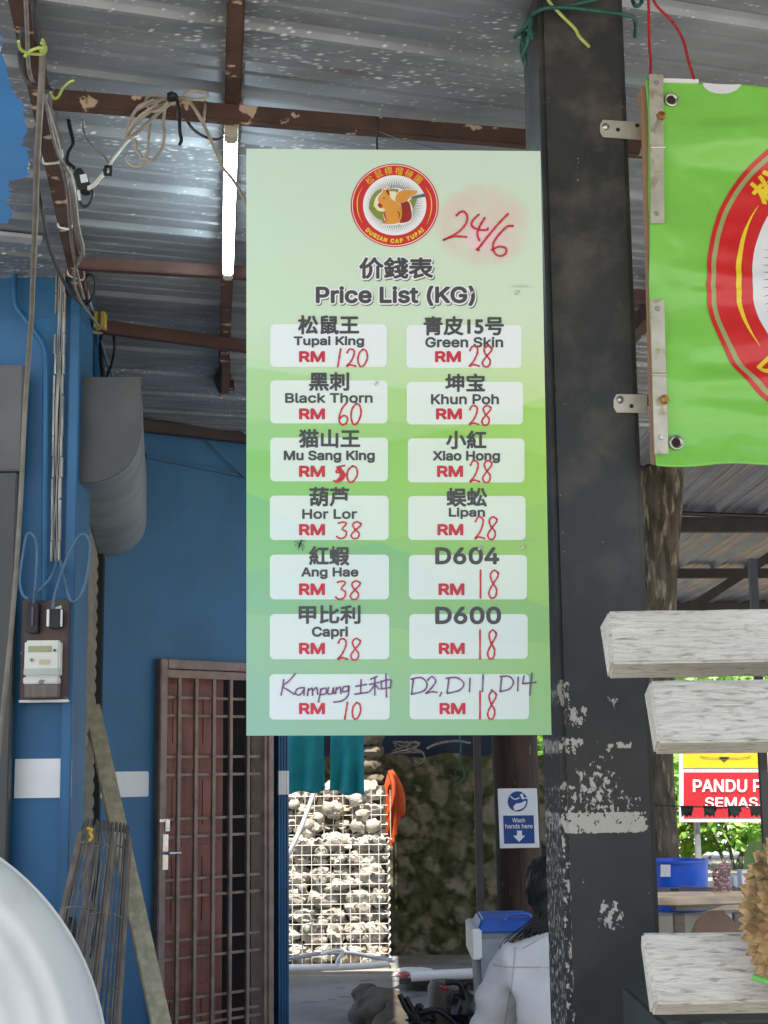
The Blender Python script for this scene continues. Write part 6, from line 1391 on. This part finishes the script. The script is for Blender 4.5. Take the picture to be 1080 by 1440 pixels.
# blue drum behind the table on a ledge
c_ = W(952, 1240, 9.95); zl_ = W(960, 1284, 9.75).z
m = MB().box((c_.x - .6, 9.70, .02), (c_.x + .35, 10.2, zl_)); obj('concrete_ledge', m, mat('pale concrete', S(196, 194, 188), S(176, 174, 168), 4, .8, bump=.1), None, 'pale concrete ledge under the blue drum', 'ledge', bevel=.01)
rr = W(1000, 1230, 9.95).x - c_.x - .02; hh = W(955, 1212, 9.95).z - zl_
t = thing('blue_drum', 'bright blue plastic tub with a white label behind the wooden table', 'tub', (c_.x, 9.95, zl_))
obj('tub', MB().lathe([(0, .004), (rr * .94, .004), (rr * .97, hh * .5), (rr, hh), (rr + .012, hh), (rr + .012, hh + .014), (rr - .01, hh + .014), (rr - .02, hh - .03), (0, hh - .06)], (c_.x, 9.95, zl_), (0, 0, 1), 40), M_BLUEV, t, smooth=50)
a_ = W(936, 1232, 10.42); b_ = W(943, 1218, 10.42); m = MB().prism([W(929, 1216, 9.745), W(943, 1216, 9.725), W(943, 1233, 9.725), W(929, 1233, 9.745)], (0, .004, 0)); obj('label', m, M_PAPERW, t)
# dark chair
t = thing('round_back_chair', 'dark chair with a rounded solid back in front of the wooden table', 'chair', (W(1006, 1300, 8.3).x, 8.3, .02))
cx_ = W(1006, 1300, 8.2).x; zt_c = W(1006, 1281, 8.2).z; wc = W(1042, 1312, 8.2).x - cx_
prof_ = [(cx_ + wc * math.cos(math.pi * k / 24), 8.2, zt_c - .19 + .19 * math.sin(math.pi * k / 24) ** .8) for k in range(25)] + [(cx_ - wc * .9, 8.2, .50), (cx_ + wc * .9, 8.2, .50)]
obj('backrest', MB().prism(prof_, (0, .03, 0)), M_DARKWOOD, t, bevel=.006)
obj('seat', MB().box((cx_ - wc, 8.2, .42), (cx_ + wc, 8.62, .45)), M_DARKWOOD, t, bevel=.006)
for sx in (-1, 1):
    for y in (8.21, 8.57): obj('leg', MB().box((cx_ + sx * wc * .9 - .018, y, .02), (cx_ + sx * wc * .9 + .018, y + .036, .5 if y < 8.3 else .42)), M_DARKWOOD, t)
# tree trunk through the shelter
m = MB(); NR = 60; y_t = 10.35
def tr_c(z):
    # centre x and radius by height, read off the photo's outline
    pts_ = ((0, 918, 1215, .5), (0, 0, 0, 0))
    return 0
tl = [(3.62, 905, 969), (3.3, 905, 968), (2.9, 907, 962), (2.5, 908, 957), (2.1, 908, 956), (1.7, 915, 955), (1.3, 914, 957), (1.0, 912, 963), (.6, 906, 972), (0.02, 896, 985)]
def tr_at(z):
    for (z0_, a0, b0), (z1_, a1, b1) in zip(tl, tl[1:]):
        if z1_ <= z <= z0_: k_ = (z - z1_) / (z0_ - z1_); return a1 + (a0 - a1) * k_, b1 + (b0 - b1) * k_
    return tl[-1][1:]
for j in range(NR + 1):
    z = .02 + 3.57 * j / NR; a_, b_ = tr_at(z); py = 1080 - (z - 1.55) / y_t * FPX
    xa_, xb_ = W(a_, py, y_t).x, W(b_, py, y_t).x
    for k in range(28):
        an = 2 * math.pi * k / 28; rr = (xb_ - xa_) / 2 * (1 + .10 * mnoise.fractal(Vector((math.cos(an) * 1.6, math.sin(an) * 1.6, z * 2)), .9, 2, 3))
        m.v.append(Vector(((xa_ + xb_) / 2 + rr * math.cos(an), y_t + .2 + rr * math.sin(an), z)))
for j in range(NR):
    for k in range(28): m.f.append((j * 28 + k, j * 28 + (k + 1) % 28, (j + 1) * 28 + (k + 1) % 28, (j + 1) * 28 + k))
t = thing('tree', 'rough flaking tree trunk standing between the black post and the ribbed shelter roof', 'tree', (W(935, 1100, y_t).x, y_t + .2, .02))
obj('trunk', m, M_BARK, t, smooth=60)
def leaves(mb, c, r, n, size, seed, aspect=2.2, droop=.3):
    rg = random.Random(seed); c = Vector(c)
    for _ in range(n):
        d = Vector((rg.gauss(0, 1), rg.gauss(0, 1), rg.gauss(0, 1))).normalized() * (rg.random() ** .45)
        p = c + Vector((d.x * r[0], d.y * r[1], d.z * r[2])); k = .75 + .4 * mnoise.noise(p * 1.7)
        if rg.random() > k + .25: continue
        a_ = Vector((rg.gauss(0, 1), rg.gauss(0, 1), rg.gauss(-droop, .6))).normalized(); b_ = a_.orthogonal().normalized(); b_ = (b_ + a_.cross(b_) * rg.uniform(-1, 1)).normalized()
        s_ = size * rg.uniform(.6, 1.3); w_ = s_ / aspect; nrm = a_.cross(b_) * s_ * .12
        mb.add([p, p + a_ * s_ * .45 + b_ * w_ * .5 + nrm, p + a_ * s_, p + a_ * s_ * .45 - b_ * w_ * .5 + nrm], [(0, 1, 2), (0, 2, 3)])
    return mb
m = MB(); ttop = Vector((W(935, 1100, y_t).x, y_t + .2, 3.6))
for k in range(14): leaves(m, (ttop.x + random.uniform(-1.3, 1.6), ttop.y + random.uniform(-.3, 1.8), 5.3 + random.uniform(-.5, 1.3)), (.7, .7, .5), 260, .2, 500 + k)
cr_ = obj('crown', m, M_LEAF[1], t, recalc=False)
m = MB()
for dx, dy, dz in ((-1.0, .6, 1.8), (1.1, .3, 1.6), (.2, 1.3, 2.2)): m.tube([ttop, ttop + Vector((dx * .4, dy * .4, dz * .5)), ttop + Vector((dx, dy, dz))], .12, 8, 4, r2=.03)
obj('limb', m, M_BARK, t, smooth=60)
# road sign
t = thing('road_sign', 'yellow and red road warning sign with white lettering, on grey poles among greenery', 'road sign', (W(1020, 1150, 21.5).x, 21.5, 0))
SP = Plane(W(1010, 1110, 21.5), (0, -1, 0))
def sgn(x0, y0, x1, y1, lift, mt, nm, th=None, r=0):
    if th: m_ = MB().prism([SP.pt(x0, y0), SP.pt(x1, y0), SP.pt(x1, y1), SP.pt(x0, y1)], (0, th, 0))
    else: m_ = MB(); flat(m_, SP, [(x0, y0), (x1, y0), (x1, y1), (x0, y1)], lift)
    return obj(nm, m_, mt, t, recalc=bool(th))
sgn(955.5, 960, 1190, 1156, 0, M_PW, 'panel', .05)
sgn(960, 964, 1186, 1080, .01, M_SIGNY, 'yellow_field'); sgn(961, 1086, 1186, 1150, .01, M_SIGNR, 'red_field')
m = MB(); put_text(m, SP, 'PANDU P', 974, 1096, 1071, 1114, .02, .035); put_text(m, SP, 'SEMASA', 991, 1121, 1081, 1136, .02, .035); obj('lettering', m, M_PW, t, recalc=False)
m = MB(); flat(m, SP, [(1010, 1064), (1026, 1064), (1018, 1071)], .02); ribbon(m, SP, [(985, 1064), (1000, 1066), (1040, 1066), (1055, 1064)], 1.2, .02, 3); obj('symbol', m, M_INK, t, recalc=False)
for px in (980, 1150): p = W(px, 1150, 21.6); obj('pole', MB().tube([(p.x, 21.62, 0), (p.x, 21.62, 2.4)], .045, 10), mat('galvanised pole', S(150, 152, 148), S(130, 132, 128), 8, .5, metal=.3), t, smooth=60)
# little dark pennants along a cord
cable('flag_line', 'dark cord carrying four ragged green black flags before the road sign', [W(900, 1131, 10), W(960, 1134, 10), W(1020, 1135, 10), W(1100, 1133, 10)], .004, M_BLACK, 'cord', k=3)
random.seed(2)
for i, (x, lab) in enumerate(((965, 'ragged dark flag at the trunk end of the cord'), (998, 'ragged dark flag second from the tree trunk on the cord'), (1032, 'ragged dark flag third from the tree trunk on the cord'), (1063, 'ragged dark flag nearest the thin black shelter post'))):
    y0 = 1133; pts = [(x - 9, y0), (x + 9, y0), (x + 11, y0 + 9), (x + 8, y0 + 8), (x + 7, y0 + 16), (x + 4, y0 + 13), (x + 1, y0 + 17), (x - 3, y0 + 13), (x - 7, y0 + 16), (x - 8, y0 + 8)]
    m = MB().prism([W(a_ + random.uniform(-1, 1), b_ + (random.uniform(-1, 1) if b_ > y0 else 0), 10 + .02 * math.sin(a_)) for a_, b_ in pts], (0, .008, 0)); obj('pennant', m, mat('dark green cloth', S(60, 70, 60), S(40, 46, 42), 8, .8), None, lab, 'flag', 'ragged dark flags on the cord')
# greenery beyond
bush = [('leafy_bush', 'yellow green bush right behind the blue drum and road sign pole', 3.9, 23.8, 1.0, 1.3, 0), ('leafy_bush', 'broad leaved green bush to the right of the road sign pole', 5.2, 23.5, 1.0, 1.4, 2), ('leafy_bush', 'fresh green bush partly behind the durian', 6.6, 24.1, 1.1, 1.5, 0), ('leafy_bush', 'mid green bush seen between pillar and iron pole, above the mossy wall', 1.3, 23.9, 1.3, 1.5, 1), ('leafy_bush', 'mid green bush behind the passage', -.6, 23.4, 1.4, 1.6, 1), ('leafy_bush', 'tall fresh green bush far behind the road sign', 4.8, 25.2, 2.0, 1.9, 2), ('leafy_bush', 'tall yellow green bush far behind the tree trunk', 2.6, 25.4, 2.2, 1.8, 0), ('leafy_bush', 'tall mid green bush at the shelter corner', 8.4, 24.6, 2.0, 2.0, 1)]
for i, (nm, lab, x, y, zc_, r_, k_) in enumerate(bush):
    t = thing(nm, lab, 'bush', (x, y, 0), 'bushes along the road')
    m = MB()
    for j in range(9):
        rg = random.Random(i * 20 + j); leaves(m, (x + rg.uniform(-.6, .6) * r_, y + rg.uniform(-.5, .5), zc_ * rg.uniform(.5, 1.5)), (r_ * .5, r_ * .4, r_ * .45), 170, .26, i * 31 + j)
    obj('foliage', m, M_LEAF[k_], t, recalc=False)
    m = MB()
    for j in range(4): m.tube([(x + .1 * j - .15, y, 0), (x + .25 * (j - 1.5), y + .05, zc_ * .6), (x + .5 * (j - 1.5), y, zc_ * 1.2)], .03, 6, 3, r2=.008)
    obj('stem', m, M_BARK, t, smooth=60)
t = thing('broad_leaf_plant', 'plant with one very large pale green leaf beside the durian', 'plant', (W(1066, 1210, 15).x, 15, 0))
m = MB(); lf0, lf1 = W(1046, 1222, 15), W(1082, 1196, 14.8)
ax_ = lf1 - lf0
for j in range(3):
    off = Vector((.18 * j, .1 * j, .12 * j)); m.grid(8, 6, lambda u, v: lf0 + off + ax_ * u + Vector((-.25, .1, .97)) * ((v - .5) * .34 * math.sin(math.pi * min(1, max(0, u))) ** .7) + Vector((0, -.05 * math.cos((v - .5) * 3), 0)))
obj('leaf', m, leaf_mat('pale green leaf', S(170, 196, 120), S(150, 180, 100)), t, smooth=80, recalc=False)
m = MB().tube([(W(1066, 1210, 15).x, 15, 0), lf0 + Vector((.1, 0, -.3)), lf0], .02, 6, 3); obj('stem', m, M_LEAF[1], t)
